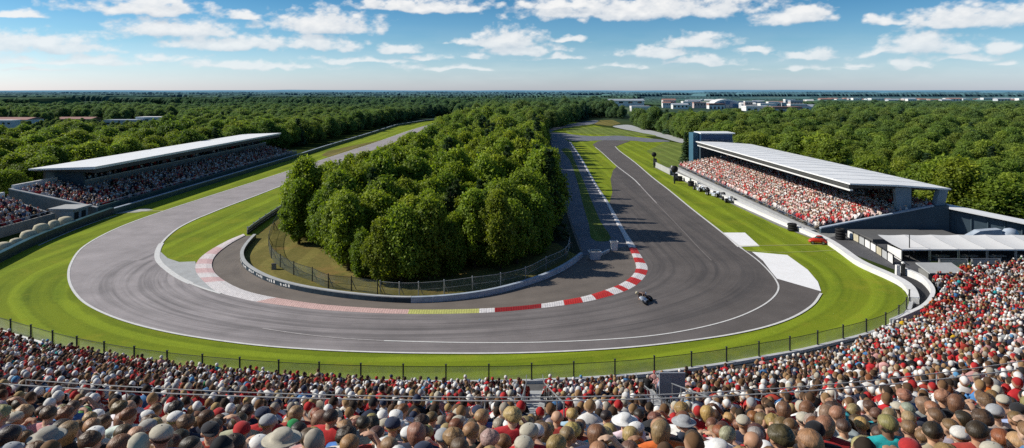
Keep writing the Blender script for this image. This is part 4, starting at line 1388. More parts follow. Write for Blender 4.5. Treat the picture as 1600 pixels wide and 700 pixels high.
def trunk_mesh(seed, h):
    r = random.Random(seed)
    m = MB()
    p = Vector((0, 0, -.1)); rad = .17
    for i in range(5):
        q = p + Vector((r.uniform(-.09, .09), r.uniform(-.09, .09), h * .17))
        m.tube(p, q, rad, rad * .82, 8, i == 0); rad *= .82; p = q
        if i >= 1:
            for _ in range(2):
                a = r.uniform(0, 6.28); l = r.uniform(.7, 1.2)
                e = p + Vector((math.cos(a) * l, math.sin(a) * l, l * .7))
                m.tube(p, e, rad * .55, rad * .2, 6)
    me = bpy.data.meshes.new('trunk'); me.from_pydata(m.v, [], m.f); me.materials.append(M_wood)
    return me


TRUNKS = [trunk_mesh(1, 5.4), trunk_mesh(2, 5.6), trunk_mesh(5, 5.8)]
r_t = np.random.default_rng(21)
tree_area = [(-17.8, 110), (-18.9, 88), (-20.2, 74), (-21.4, 66)] + GL([(457, 372), (478, 394), (508, 420), (548, 439), (610, 446), (700, 442), (790, 430), (840, 415)]) + [(3.2, 56), (3.9, 62), (4.0, 95), (6.0, 140), (8.5, 200), (8, 245), (6, 330), (-15, 330), (-17.0, 200)]
cands = []   # x, y, z, scale, rot, kind, zone


def scatter(poly, sp, zone, hfun, cone=.06):
    P = np.array(poly); x0, y0 = P.min(0); x1, y1 = P.max(0)
    row = 0
    for y in np.arange(y0, y1, sp * .87):
        row += 1
        for x in np.arange(x0 + (row % 2) * sp / 2, x1, sp):
            X = x + r_t.uniform(-.3, .3) * sp; Y = y + r_t.uniform(-.3, .3) * sp
            if not in_poly(X, Y, poly): continue
            if abs(X) > .80 * Y + 4: continue
            s = hfun(X, Y) * (r_t.uniform(.80, 1.26) if zone == 'central' else r_t.uniform(.84, 1.18))
            kind = 'cone' if r_t.random() < cone and not (zone == 'central' and (X < -13 or Y < 56)) else 'leaf'
            if kind == 'cone': s *= 1.12
            cands.append((X, Y, float(ground_z(X, Y)), s, r_t.uniform(0, 6.28), kind, zone))


scatter(tree_area, 2.5, 'central', lambda x, y: .86 + .24 * sstep(50, 72, y) + .05 * sstep(70, 200, y) + .12 * sstep(0, 7, x) * sstep(90, 60, y) - .26 * sstep(-14, -19, x) * sstep(62, 82, y), .15)
left_wood = [(-60.5, 74), (-60, 150)] + GL([(452, 231), (475, 228), (540, 211), (600, 197), (640, 187.5), (700, 180)]) + [(-50, 430), (-400, 430), (-400, 60), (-62, 60)]
def left_h(x, y):
    for (bx, by, w) in BLD:   # clearings in front of the halls
        if abs(x - bx * y / by) < w * y / by * .5 and by - 105 < y < by + 14: return .38
    return .98 + .08 * math.sin(x * .07) * math.sin(y * .05)
BLD = [(-198, 265, 34), (-188, 290, 26), (-157, 270, 24), (-147, 275, 22)]
scatter(left_wood, 4.9, 'left', left_h, .02)
right_wood = [(50.5, 64), (49.0, 72), (47.5, 80), (46.5, 120), (44.5, 127), (46, 150)] + GL([(1072, 222), (1030, 205), (1000, 196), (985, 186)]) + [(47, 236), (108, 238), (190, 415), (340, 415), (330, 55), (60, 55)]
scatter(right_wood, 4.6, 'right', lambda x, y: 1.06 + .10 * sstep(180, 235, y), .0)
mid_wood = GL([(985, 186), (960, 187), (930, 184), (905, 188), (870, 200), (856, 205)]) + [(6, 330), (-28, 350)] + GL([(700, 180)]) + [(-60, 440), (-300, 560), (70, 560), (62, 400), (52, 335)]
scatter(mid_wood, 6.0, 'far', lambda x, y: 1.25, .02)
cands += [(33.2, 127.5, 0, 1.02, 0, 'cone', 'tower'), (34.8, 129.5, 0, .8, 1, 'leaf', 'tower')]
for px, py, s in ((1105, 246, .3), (1118, 250, .34), (1096, 249, .25), (1128, 249, .3), (1112, 253, .22)):
    cands.append((*G(px, py), 0, s, px, 'leaf', 'tower'))
cands = [c for c in cands if c[3] > .2]
cands.sort(key=lambda c: -(c[3] * 5.5 / c[1]) if c[6] != 'tower' else -9)
# the 300 that show largest stand as trees of their own, never one buried behind the first rows
singles = cands[:300]; rest = cands[300:]


def ordinal(n):
    w = ['first', 'second', 'third', 'fourth', 'fifth', 'sixth', 'seventh', 'eighth', 'ninth', 'tenth', 'eleventh', 'twelfth']
    if n <= 12: return w[n - 1]
    return '%d%s' % (n, 'th' if 10 <= n % 100 <= 20 else {1: 'st', 2: 'nd', 3: 'rd'}.get(n % 10, 'th'))


zones = {}
for c in singles: zones.setdefault(c[6], []).append(c)
znames = {'central': 'central wood', 'left': 'left wood', 'right': 'right wood', 'far': 'far wood', 'tower': 'verge by the blue glass tower'}
for z, lst in zones.items():
    lst.sort(key=lambda c: c[1])
    ranks = [lst[i:i + 16] for i in range(0, len(lst), 16)]
    for ri, rk in enumerate(ranks):
        rk.sort(key=lambda c: c[0] / c[1])
        for k, (x, y, zz, s, ro, kind, _) in enumerate(rk):
            if kind == 'cone':
                root = tag(empty('conifer_tree', (x, y, zz), ro), '', 'conifer')
                me = CONES[k % 2]
            else:
                root = tag(empty('broadleaf_tree', (x, y, zz), ro), '', 'tree')
                me = CROWNS[int(r_t.integers(0, 8))]
            o = bpy.data.objects.new('crown', me); COL.objects.link(o); o.parent = root
            o2 = bpy.data.objects.new('trunk', TRUNKS[k % 3]); COL.objects.link(o2); o2.parent = root
            wd = {'left': 1.4, 'right': 1.42, 'far': 1.2}.get(z, .88)
            root.scale = (s * wd * r_t.uniform(.92, 1.1), s * wd * r_t.uniform(.92, 1.1), s)
            what = ('dark pointed conifer' if kind == 'cone' else ('small bushy tree' if s < .5 else ('low leafy tree' if s < .93 else ('tall leafy tree' if s > 1.08 else 'rounded leafy tree'))))
            if z == 'tower': lab = f'{what} on the {znames[z]}, {ordinal(k + 1)} from the left'
            else:
                rank = 'front edge' if ri == 0 else f'{ordinal(ri + 1)} rank'
                lab = f'{what} in the {rank} of the {znames[z]}, {ordinal(k + 1)} from the left'
            root['label'] = lab; root['group'] = 'trees of the ' + znames[z] if z != 'tower' else 'trees by the tower'

# the remaining trees: one uncountable mass of crowns
V = [(c[0], c[1], c[2]) for c in rest]
me = bpy.data.meshes.new('woodland'); me.from_pydata(V, [], [])
for nm, vals in (('scl', [c[3] for c in rest]), ('rot', [c[4] for c in rest]), ('wid', [c[3] * {'left': 1.4, 'right': 1.42, 'far': 1.2}.get(c[6], .88) for c in rest])):
    a = me.attributes.new(nm, 'FLOAT', 'POINT'); a.data.foreach_set('value', np.array(vals, np.float32))
forest = bpy.data.objects.new('woodland', me); COL.objects.link(forest)
tag(forest, 'dense green woodland stretching behind and between the grandstands to the horizon', 'woodland', None, 'stuff')
ng = bpy.data.node_groups.new('woodland_trees', 'GeometryNodeTree')
ng.interface.new_socket('Geometry', in_out='INPUT', socket_type='NodeSocketGeometry')
ng.interface.new_socket('Geometry', in_out='OUTPUT', socket_type='NodeSocketGeometry')
gi = ng.nodes.new('NodeGroupInput'); go = ng.nodes.new('NodeGroupOutput')
iop = ng.nodes.new('GeometryNodeInstanceOnPoints')
jn = ng.nodes.new('GeometryNodeJoinGeometry')
seen = set()
srcs = []
for o in COL.objects:
    if o.name.startswith('crown') and o.data.name not in seen:
        seen.add(o.data.name); srcs.append(o)
leaf_srcs = [o for o in srcs if o.data.materials[0] == M_leaf]
for o in leaf_srcs + leaf_srcs + [s for s in srcs if s.data.materials[0] == M_needle][:1]:
    oi = ng.nodes.new('GeometryNodeObjectInfo'); oi.transform_space = 'ORIGINAL'
    oi.inputs['Object'].default_value = o; oi.inputs['As Instance'].default_value = True
    ng.links.new(oi.outputs['Geometry'], jn.inputs[0])
ng.links.new(gi.outputs[0], iop.inputs['Points']); ng.links.new(jn.outputs[0], iop.inputs['Instance'])
iop.inputs['Pick Instance'].default_value = True
rv = ng.nodes.new('FunctionNodeRandomValue'); rv.data_type = 'INT'
rv.inputs[4].default_value = 0; rv.inputs[5].default_value = 2 * len(leaf_srcs)
ng.links.new(rv.outputs[2], iop.inputs['Instance Index'])
def na(nm):
    n = ng.nodes.new('GeometryNodeInputNamedAttribute'); n.data_type = 'FLOAT'; n.inputs[0].default_value = nm; return n.outputs[0]
cx = ng.nodes.new('ShaderNodeCombineXYZ'); ng.links.new(na('rot'), cx.inputs[2])
ng.links.new(cx.outputs[0], iop.inputs['Rotation'])
sx = ng.nodes.new('ShaderNodeCombineXYZ'); wv = na('wid'); ng.links.new(wv, sx.inputs[0]); ng.links.new(wv, sx.inputs[1]); ng.links.new(na('scl'), sx.inputs[2])
ng.links.new(sx.outputs[0], iop.inputs['Scale'])
ng.links.new(iop.outputs[0], go.inputs[0])
md = forest.modifiers.new('trees', 'NODES'); md.node_group = ng

# far-off woods toward the horizon: long bumpy canopies, haze painted in bluer with distance
def far_woods():
    Vs, Fs, Cs = [], [], []; off = 0
    r = np.random.default_rng(5)
    bands = [(600, 7.6, .0), (720, 6.5, .08), (860, 8.0, .16), (1050, 6.8, .26), (1300, 8.2, .36), (1650, 7.6, .48), (2200, 8.4, .6), (3000, 8.8, .74), (4200, 8.5, .86), (5600, 9.0, .95)]
    for Y, h, k in bands:
        n = 1500
        x = np.linspace(-.95 * Y, .95 * Y, n)
        cov = np.interp(x, np.linspace(-.95 * Y, .95 * Y, 26), r.random(26))
        bump = r.random(n) * .5 + .5 * np.interp(x, np.linspace(-.95 * Y, .95 * Y, 260), r.random(260))
        z = h * (.72 + .38 * bump) * np.where(cov > .34, 1, .15)
        yy = Y + 22 * np.sin(x / (.13 * Y) + k * 9) + r.normal(0, 3, n)
        z = np.where((x > .19 * Y) & (Y < 1500), z * .22, z)
        z = np.where((x > .30 * Y) & (Y < 700), h * .5 * (.7 + .6 * bump), z)
        rows = [(yy, np.full(n, -1.0)), (yy + 1.5, z * .6), (yy + 5, z), (yy + 40 + .05 * Y, z * .93), (yy + 60 + .06 * Y, np.full(n, -1.0))]
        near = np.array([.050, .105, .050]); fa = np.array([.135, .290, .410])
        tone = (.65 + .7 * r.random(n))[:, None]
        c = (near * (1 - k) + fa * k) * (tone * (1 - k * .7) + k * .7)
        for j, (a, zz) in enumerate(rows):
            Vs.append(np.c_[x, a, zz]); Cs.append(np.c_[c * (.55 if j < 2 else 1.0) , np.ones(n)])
        for j in range(4):
            i = np.arange(n - 1)
            Fs.append(np.c_[i + j * n, i + 1 + j * n, i + 1 + (j + 1) * n, i + (j + 1) * n] + off)
        off += 5 * n
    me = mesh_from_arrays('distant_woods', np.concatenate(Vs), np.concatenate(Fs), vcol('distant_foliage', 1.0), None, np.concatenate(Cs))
    o = bpy.data.objects.new('distant_woods', me); COL.objects.link(o)
    tag(o, 'hazy blue green woods spreading out to the flat horizon', 'woodland', None, 'stuff')
far_woods()

# ------------------------------------------------------------------ people
def remeshed(m, voxel, ratio, name, smooth=3):
    me = bpy.data.meshes.new('tmp'); me.from_pydata(m.v, [], m.f)
    o = bpy.data.objects.new('tmp', me); COL.objects.link(o)
    md = o.modifiers.new('r', 'REMESH'); md.mode = 'VOXEL'; md.voxel_size = voxel
    if smooth:
        sm = o.modifiers.new('s', 'SMOOTH'); sm.iterations = smooth; sm.factor = .5
    if ratio < 1:
        dc = o.modifiers.new('d', 'DECIMATE'); dc.ratio = ratio
    dg = bpy.context.evaluated_depsgraph_get()
    out = bpy.data.meshes.new_from_object(o.evaluated_get(dg))
    bpy.data.objects.remove(o); bpy.data.meshes.remove(me)
    out.name = name
    out.polygons.foreach_set('use_smooth', [True] * len(out.polygons))
    return out


def hand(m, wr, d, side):
    """palm, four unequal bent fingers and a thumb, wrist at wr, pointing along d"""
    wr = Vector(wr); d = Vector(d).normalized()
    up = Vector((0, 0, 1)); sidev = d.cross(up).normalized() * side
    m.cap(wr, wr + d * .045, .026, .03, 8)
    for k, (o_, l) in enumerate(((-.027, .062), (-.009, .072), (.009, .068), (.026, .052))):
        a = wr + d * .06 + sidev * o_
        b_ = a + d * l * .55 - up * .012; c = b_ + d * l * .4 - up * .026
        m.cap(wr + d * .03 + sidev * o_ * .7, a, .011, .0105, 6); m.cap(a, b_, .0105, .0095, 6); m.cap(b_, c, .0095, .0085, 6)
    t = wr + d * .02 - sidev * .028
    m.cap(t, t + d * .032 - sidev * .026, .013, .011, 6); m.cap(t + d * .032 - sidev * .026, t + d * .062 - sidev * .028 - up * .01, .011, .009, 6)


HEADC = Vector((0, .015, 1.215))


def pose_arms(pose, side):
    sh = Vector((side * .185, -.02, .985))
    if pose == 'lap': return sh, Vector((side * .255, .05, .74)), Vector((side * .13, .27, .655)), Vector((-side * .12, .9, -.18))
    if pose == 'folded': return sh, Vector((side * .25, .07, .755)), Vector((-side * .03, .205 + .03 * side, .80)), Vector((-side * .95, .1, .12))
    if pose == 'clap': return sh, Vector((side * .26, .12, .80)), Vector((side * .055, .30, .98)), Vector((-side * .25, .45, .8))
    if pose == 'shade':   # one hand lifted to the brow
        if side > 0: return sh, Vector((.31, .14, 1.03)), Vector((.15, .20, 1.26)), Vector((-.85, -.1, .2))
        return sh, Vector((-.255, .05, .74)), Vector((-.13, .27, .655)), Vector((.12, .9, -.18))


def body_parts(m, pose, yaw, grow=0.0, parts='all'):
    g = grow
    if parts in ('all', 'shirt'):
        m.loft([(0, -.01, .42 , .15 + g, .115 + g), (0, -.012, .55, .155 + g, .115 + g), (0, -.02, .70, .145 + g, .10 + g), (0, -.028, .84, .17 + g, .115 + g), (0, -.025, .95, .185 + g, .105 + g), (0, -.022, 1.02, .15 + g, .08 + g), (0, -.015, 1.07, .075 + g, .062 + g)], 18)
        for s in (-1, 1):
            sh, el, wr, d = pose_arms(pose, s)
            m.cap((s * .06, -.02, 1.03), sh, .055 + g, .062 + g, 10)
            if parts == 'all':
                m.cap(sh, el, .055, .042, 10); m.cap(el, wr, .042, .027, 10); hand(m, wr, d, s)
            else:
                e2 = sh.lerp(el, .80)
                m.cap(sh, e2, .056 + g, .050 + g, 10)
    if parts in ('all', 'legs'):
        m.cap((-.08, 0, .46), (.08, 0, .46), .115 + g, .115 + g, 12)
        for s in (-1, 1):
            hip = Vector((s * .09, .0, .47)); kn = Vector((s * .125, .43, .50)); an = Vector((s * .12, .41, .09))
            m.cap(hip, kn, .092 + g, .062 + g, 10)
            m.cap(kn, an if parts == 'all' else kn.lerp(an, .92), .060 + g, .040 + g, 10)
            if parts == 'all':
                m.cap(an, (s * .12, .40, .045), .04, .045, 8); m.cap((s * .12, .40, .04), (s * .135, .56, .03), .04, .03, 8)
    if parts == 'all':
        rot = Matrix.Rotation(yaw, 3, 'Z')
        def hp(x, y, z): return HEADC + rot @ Vector((x, y, z))
        m.cap((0, -.02, 1.02), (0, -.002, 1.13), .056, .052, 12)
        m.ell(hp(0, -.008, .018), (.080, .098, .100), 20, 14, rot)     # skull
        m.ell(hp(0, .018, -.045), (.064, .072, .072), 16, 10, rot)     # jaw
        m.ell(hp(0, .068, -.092), (.026, .02, .018), 10, 6, rot)       # chin
        m.cap(hp(0, .088, .012), hp(0, .108, -.026), .009, .014, 8)    # nose
        m.ell(hp(0, .083, -.058), (.024, .012, .009), 10, 6, rot)      # mouth
        m.ell(hp(0, .078, .026), (.055, .018, .010), 12, 6, rot)       # brow
        for s in (-1, 1):
            m.ell(hp(s * .082, -.012, -.01), (.012, .022, .034), 10, 8, rot)
            m.ell(hp(s * .031, .083, .006), (.013, .010, .008), 8, 6, rot)


POSES = [('lap', 0.0), ('folded', .35), ('clap', -.3), ('shade', 0.0), ('lap', -.45)]
BODY, SHIRT, TROUS = [], [], []
for i, (ps, yw) in enumerate(POSES):
    m = MB(); body_parts(m, ps, yw); b_ = remeshed(m, .0095, .33, 'body', 4); b_.materials.append(M_skin); BODY.append(b_)
    m = MB(); body_parts(m, ps, 0, .016, 'shirt'); b_ = remeshed(m, .014, .5, 'shirt', 2); b_.materials.append(M_cloth)
    nz = np.zeros(len(b_.vertices) * 3); b_.vertices.foreach_get('co', nz); nz = nz.reshape(-1, 3)
    rr = np.random.default_rng(i)
    nz += .005 * np.c_[np.sin(nz[:, 2] * 55 + nz[:, 0] * 30), np.sin(nz[:, 2] * 47 + nz[:, 0] * 41 + 2), np.zeros(len(nz))]
    b_.vertices.foreach_set('co', nz.ravel()); SHIRT.append(b_)
m = MB(); body_parts(m, 'lap', 0, .013, 'legs'); TR = remeshed(m, .016, .5, 'trousers', 2); TR.materials.append(M_cloth)


def hair_shell(seed, rx, ry, rz, cut, disp, long=0.0, nu=36, nv=22):
    """closed cap of hair around the head centre; cut(d) says how low it reaches in direction d"""
    r = np.random.default_rng(seed)
    V = []; F = []
    ph0 = r.uniform(0, 6)
    for layer in (0, 1):
        for j in range(nv + 1):
            for i in range(nu):
                a = 2 * math.pi * i / nu
                low = cut(math.cos(a), math.sin(a))          # lowest polar angle
                t = low * j / nv
                d = np.array([math.sin(t) * math.cos(a), math.sin(t) * math.sin(a), math.cos(t)])
                k = 1.0
                if layer == 0:
                    k += disp * (.6 * math.sin(a * 3 + ph0 + t * 2) * math.sin(t * 3 + ph0) + .30 * math.sin(a * 19 + 3 * math.sin(t * 3 + ph0)) + r.normal(0, .22)) * (1 if j < nv else .4)
                    if j == nv: k = .93
                else: k = .84
                p = d * np.array([rx, ry, rz]) * k
                if long and layer == 0 and d[1] < .25 and t > 1.45:
                    p[2] -= long * (t - 1.45) / 1.2 * (1 - max(0, d[1]) * 2); p[0] *= 1.0; p[1] = min(p[1], .02) - .012
                V.append((p[0], p[1] - .008, p[2] + .018))
    n1 = (nv + 1) * nu
    for L in (0, 1):
        for j in range(nv):
            for i in range(nu):
                q = (L * n1 + j * nu + i, L * n1 + j * nu + (i + 1) % nu, L * n1 + (j + 1) * nu + (i + 1) % nu, L * n1 + (j + 1) * nu + i)
                F.append(q[::-1] if L == 0 else q)
    for i in range(nu):
        F.append((nv * nu + i, nv * nu + (i + 1) % nu, n1 + nv * nu + (i + 1) % nu, n1 + nv * nu + i))
    me = bpy.data.meshes.new('hair'); me.from_pydata(V, [], F)
    bm = bmesh.new(); bm.from_mesh(me); bmesh.ops.remove_doubles(bm, verts=bm.verts, dist=1e-5); bmesh.ops.recalc_face_normals(bm, faces=bm.faces); bm.to_mesh(me); bm.free()
    me.polygons.foreach_set('use_smooth', [True] * len(me.polygons)); me.materials.append(M_hair)
    return me


def cut_short(c, s): return 1.72 - max(0, s) * .72 + .30 * max(0, -s) - .12 * abs(c)
def cut_crop(c, s): return 1.60 - max(0, s) * .55 + .28 * max(0, -s) - .12 * abs(c)
def cut_long(c, s): return 2.45 - max(0, s + .25) * 1.25
HAIRS = {
    'short': [hair_shell(1, .089, .106, .110, cut_short, .025), hair_shell(2, .090, .107, .113, cut_short, .04), hair_shell(3, .087, .104, .107, cut_crop, .015)],
    'long': [hair_shell(4, .097, .112, .113, cut_long, .03, .13), hair_shell(5, .094, .110, .112, cut_long, .03, .09)],
    'curly': [hair_shell(6, .108, .122, .128, cut_short, .07)],
}


def hat_mesh(kind):
    m = MB()
    n = 20
    if kind in ('cap', 'cap_back'):
        s = -1 if kind == 'cap_back' else 1
        rings = [(0, -.008, .026, .091, .110), (0, -.008, .060, .091, .109), (0, -.008, .092, .078, .095), (0, -.008, .116, .052, .064), (0, -.008, .129, .022, .028), (0, -.008, .131, .004, .005)]
        m.loft(rings, n)
        V = []; k = 9
        for j in range(k):
            a = math.pi * (.12 + .76 * j / (k - 1))
            V += [(.086 * math.cos(a), s * (.100 * math.sin(a)) - .008, .040), (.088 * math.cos(a) , s * (.100 * math.sin(a) + .075 * math.sin(math.pi * j / (k - 1)) + .004) - .008, .026)]
        V += [(x, y, z - .006) for x, y, z in V]
        F = []
        for j in range(k - 1):
            a = 2 * j; F += [(a, a + 2, a + 3, a + 1), (a + 2 * k, a + 1 + 2 * k, a + 3 + 2 * k, a + 2 + 2 * k), (a + 1, a + 3, a + 3 + 2 * k, a + 1 + 2 * k)]
        m.add(V, F)
        m.ell((0, -.008, .132), (.009, .009, .005), 8, 4)
    elif kind == 'sun_hat':
        m.loft([(0, -.008, .030, .165, .180), (0, -.008, .040, .150, .165), (0, -.008, .045, .096, .114), (0, -.008, .085, .088, .104), (0, -.008, .118, .070, .084), (0, -.008, .131, .03, .04), (0, -.008, .133, .004, .005)], n)
    elif kind == 'beanie':
        m.loft([(0, -.010, .000, .090, .108), (0, -.010, .03, .094, .112), (0, -.012, .035, .090, .108), (0, -.014, .085, .078, .094), (0, -.016, .118, .045, .055), (0, -.016, .131, .01, .012)], n)
    me = bpy.data.meshes.new(kind); me.from_pydata(m.v, [], m.f)
    bm = bmesh.new(); bm.from_mesh(me); bmesh.ops.recalc_face_normals(bm, faces=bm.faces); bm.to_mesh(me); bm.free()
    me.polygons.foreach_set('use_smooth', [True] * len(me.polygons)); me.materials.append(M_cloth)
    return me


HATS = {k: hat_mesh(k) for k in ('cap', 'cap_back', 'sun_hat', 'beanie')}
fringe = hair_shell(9, .0865, .1035, .105, lambda c, s: 1.75 - max(0, s) * 1.4 + .2 * max(0, -s), .02)

# seating bowl under the camera
def shift(x): return .0082 * x * x if x < 0 else .0145 * x * x
def zhead(q):
    z = 11.1 - .417 * (q - 5.5)
    d = z - 1.02
    return 1.02 + .5 * math.log1p(math.exp(min(60, d / .5)))
PS = .76                      # crowd scale
FL = .90                       # spectators hunch on low benches
SEAT = 1.34 * PS * FL
ROWS = [3.6 + .51 * i for i in range(16)] + [11.75 + .66 * i for i in range(35)]
STEP = {q: (ROWS[i + 1] - q if i + 1 < len(ROWS) else .9) for i, q in enumerate(ROWS)}
fpl = np.array(fence_pl)[:, :2]
bowl_poly = [tuple(p) for p in fence_pl] + GL([(1428, 464), (1440, 452), (1452, 446)]) + [(33.5, 50.6), (60, 51.2), (60, -8), (-60, -8), (-60, 44)]
out2 = np.array(outer2)


path_poly = [tuple(p) for p in offset(outer2, -.45)] + GL([(1402, 502), (1421, 474), (1419, 464), (1411, 452), (1392, 440)])


def in_bowl(x, y, mrg):
    if in_poly(x, y, path_poly): return False
    if not in_poly(x, y, bowl_poly): return False
    if dist_pl(x, y, fpl) < mrg: return False
    if x > 18 and dist_pl(x, y, out2) < mrg * .45: return False
    if x > 30 and y > 51.3: return False
    return True


AISLES = [((.5, 11.0), (1.0, 29.5), .42), ((3.0, 11.5), (5.9, 29.5), .5)]
def in_aisle(x, y):
    for (ax, ay), (bx, by), w in AISLES:
        if ay <= y <= by:
            if abs(x - (ax + (bx - ax) * (y - ay) / (by - ay))) < w: return True
    return False


def terrace():
    V, F = [], []; n = 0
    for q in ROWS:
        z = zhead(q) - SEAT; z2 = zhead(q + STEP[q]) - SEAT
        xs_ = np.arange(-46, 50, 1.0)
        run = []
        for x in list(xs_) + [None]:
            ok = x is not None and in_bowl(x, q + shift(x), .9) and abs(x) < .9 * (q + shift(x)) + 8
            if ok: run.append(x); continue
            if len(run) > 1:
                for x_ in run:
                    y0 = q - STEP[q] / 2 + shift(x_); y1 = q + STEP[q] / 2 + shift(x_)
                    V += [(x_, y0, z), (x_, y1, z), (x_, y1, min(z2, z) - .25)]
                for i in range(len(run) - 1):
                    a = n + 3 * i
                    F += [(a, a + 3, a + 4, a + 1), (a + 1, a + 4, a + 5, a + 2)]
                n += 3 * len(run)
            run = []
    me = bpy.data.meshes.new('seating_terrace'); me.from_pydata(V, [], F)
    o = put('seating_terrace', me, plain('stained_concrete', (.12, .118, .115), .9, var=.3, scale=.8, dirt=(.05, .05, .05)))
    tag(o, 'stepped concrete seating terrace curving round the hairpin under the crowd', 'terrace')
terrace()

seats = []
rp = np.random.default_rng(77)
for ri, q in enumerate(ROWS):
    x = -46.0 + rp.uniform(0, .5)
    while x < 50:
        x += .305 + rp.uniform(-.035, .07)
        y = q + shift(x) + rp.uniform(-.10, .10)
        if q > 29.5 + 4.8 * float(sstep(17, 26, x)): continue
        if y < 4.4 or abs(x) > .86 * y + 2.5: continue
        if 11 < y and rp.random() < .04: continue
        if in_aisle(x, y) or not in_bowl(x, y, 1.9 if x < 20 else 1.4): continue
        if 4.55 < x < 5.15 and 18.8 < y < 21.6: continue       # board stands here
        if 31.0 < x < 33.4 and 48.2 < y < 51: continue          # kiosk
        seats.append((x, y, zhead(q) - SEAT, ri))

skins = [((.55, .33, .21), ''), ((.46, .27, .17), ''), ((.60, .39, .27), ''), ((.40, .22, .13), ''), ((.20, .11, .065), ''), ((.52, .30, .20), '')]
hairc = [((.035, .024, .016), 'black'), ((.085, .048, .026), 'dark brown'), ((.16, .088, .042), 'brown'), ((.28, .17, .08), 'light brown'), ((.36, .25, .11), 'blond'), ((.30, .265, .215), 'grey'), ((.50, .45, .37), 'white'), ((.20, .075, .03), 'ginger')]
hatc = [((.72, .71, .68), 'white'), ((.40, .025, .025), 'red'), ((.03, .04, .075), 'navy'), ((.02, .02, .022), 'black'), ((.46, .42, .33), 'beige'), ((.35, .36, .37), 'grey'), ((.02, .22, .07), 'green'), ((.10, .28, .48), 'blue')]
shirtc = [((.70, .69, .67), 'white'), ((.48, .025, .03), 'red'), ((.022, .03, .06), 'navy'), ((.018, .018, .02), 'black'), ((.30, .31, .32), 'grey'), ((.46, .40, .31), 'beige'), ((.07, .20, .42), 'blue'), ((.02, .34, .38), 'turquoise'), ((.55, .30, .28), 'pink'), ((.33, .045, .03), 'dark red'), ((.62, .16, .03), 'orange'), ((.38, .52, .66), 'pale blue'), ((.66, .42, .02), 'yellow')]
sw = np.array([.20, .13, .13, .13, .10, .07, .05, .02, .06, .05, .015, .04, .005]); sw /= sw.sum()
hw = np.array([.10, .20, .25, .22, .12, .06, .01, .04]); hw /= hw.sum()
tw = np.array([.26, .08, .10, .09, .30, .14, .01, .02]); tw /= tw.sum()

# the 300 people that show largest in the picture
def fs(s):
    x, y, z, ri = s
    drop = H - (z + SEAT - .12)
    py = 142 + FPX * drop / y; px = 800 + FPX * x / y
    vis = -40 < px < 1640 and py < 722
    return (0 if vis else 1, y)
seats.sort(key=fs)
near = [s for s in seats if fs(s)[0] == 0][:300]
ns = set(near)
rest_seats = [s for s in seats if s not in ns]
looks = {}
people = []
rows_near = {}
for s in near: rows_near.setdefault(s[3], []).append(s)
fixed = {}   # the few that stand out in the photograph
def claim(px, py, hat, shirt):
    best = min(near, key=lambda s: abs(800 + FPX * s[0] / s[1] - px) + 1.5 * abs(142 + FPX * (H - s[2] - SEAT + .12) / s[1] - py) + (1e6 if s in fixed else 0))
    fixed[best] = (hat, shirt)
claim(465, 668, ('beanie', (.02, .24, .07), 'green'), None)
claim(440, 645, None, ((.66, .42, .02), 'yellow'))
claim(715, 690, None, ((.02, .34, .38), 'turquoise'))
claim(830, 685, None, ((.02, .30, .40), 'turquoise'))
claim(970, 692, ('sun_hat', (.76, .75, .72), 'white'), ((.72, .71, .69), 'white'))
claim(1215, 690, ('beanie', (.78, .77, .75), 'white'), ((.72, .72, .72), 'white'))
claim(1265, 692, ('beanie', (.012, .012, .014), 'black'), ((.015, .015, .018), 'black'))
claim(1500, 672, ('cap', (.60, .58, .54), 'grey'), ((.38, .52, .66), 'pale blue'))
claim(1535, 636, ('cap_back', (.05, .11, .2), 'blue'), None)
claim(1330, 645, ('cap', (.42, .02, .02), 'red'), ((.45, .02, .03), 'red'))
claim(130, 650, ('beanie', (.10, .28, .07), 'green'), None)
claim(635, 640, None, ((.6, .58, .55), 'white'))
claim(1060, 690, None, ((.05, .16, .38), 'blue'))
claim(325, 690, ('cap_back', (.03, .03, .035), 'black'), None)
claim(85, 690, ('sun_hat', (.34, .32, .27), 'grey'), None)
claim(1395, 688, None, ((.022, .03, .06), 'navy'))
claim(240, 684, ('cap_back', (.40, .38, .34), 'grey'), None)

plist = []
for ri in sorted(rows_near):
    row = sorted(rows_near[ri], key=lambda s: s[0] / s[1])
    for k, s in enumerate(row):
        f = fixed.get(s, (None, None))
        hat = shirt = hair = None
        u = rp.random()
        hi = int(rp.choice(8, p=hw)); hairdef = hairc[hi]
        if f[0]: hat = f[0]
        elif u < .19:
            ti = int(rp.choice(8, p=tw)); hat = (['cap', 'cap_back', 'cap', 'sun_hat', 'cap', 'cap_back', 'cap', 'beanie'][int(rp.integers(0, 8))], *hatc[ti])
        hk = 'short'
        if not hat:
            if u < .38: hk = 'long'
            elif u < .50: hk = 'curly'
            elif u < .66: hk = 'balding'
            elif u < .71: hk = 'bald'
        shirt = f[1] or shirtc[int(rp.choice(13, p=sw))]
        if hat: look = f"{hat[2]} {'backwards cap' if hat[0] == 'cap_back' else hat[0].replace('_', ' ')}"
        elif hk == 'bald': look = 'a bald head'
        elif hk == 'balding': look = f'thinning {hairdef[1]} hair'
        else: look = f'{hk} {hairdef[1]} hair'
        plist.append([s, ri, k, len(row), hat, hk, hairdef, shirt, f'{look} and {shirt[1]} top'])
cnt = {}
for p in plist: cnt[p[8]] = cnt.get(p[8], 0) + 1
uniq = {}
for p in plist: uniq[(p[1], p[2])] = cnt[p[8]] == 1
rown = {r_: i + 1 for i, r_ in enumerate(sorted(rows_near))}
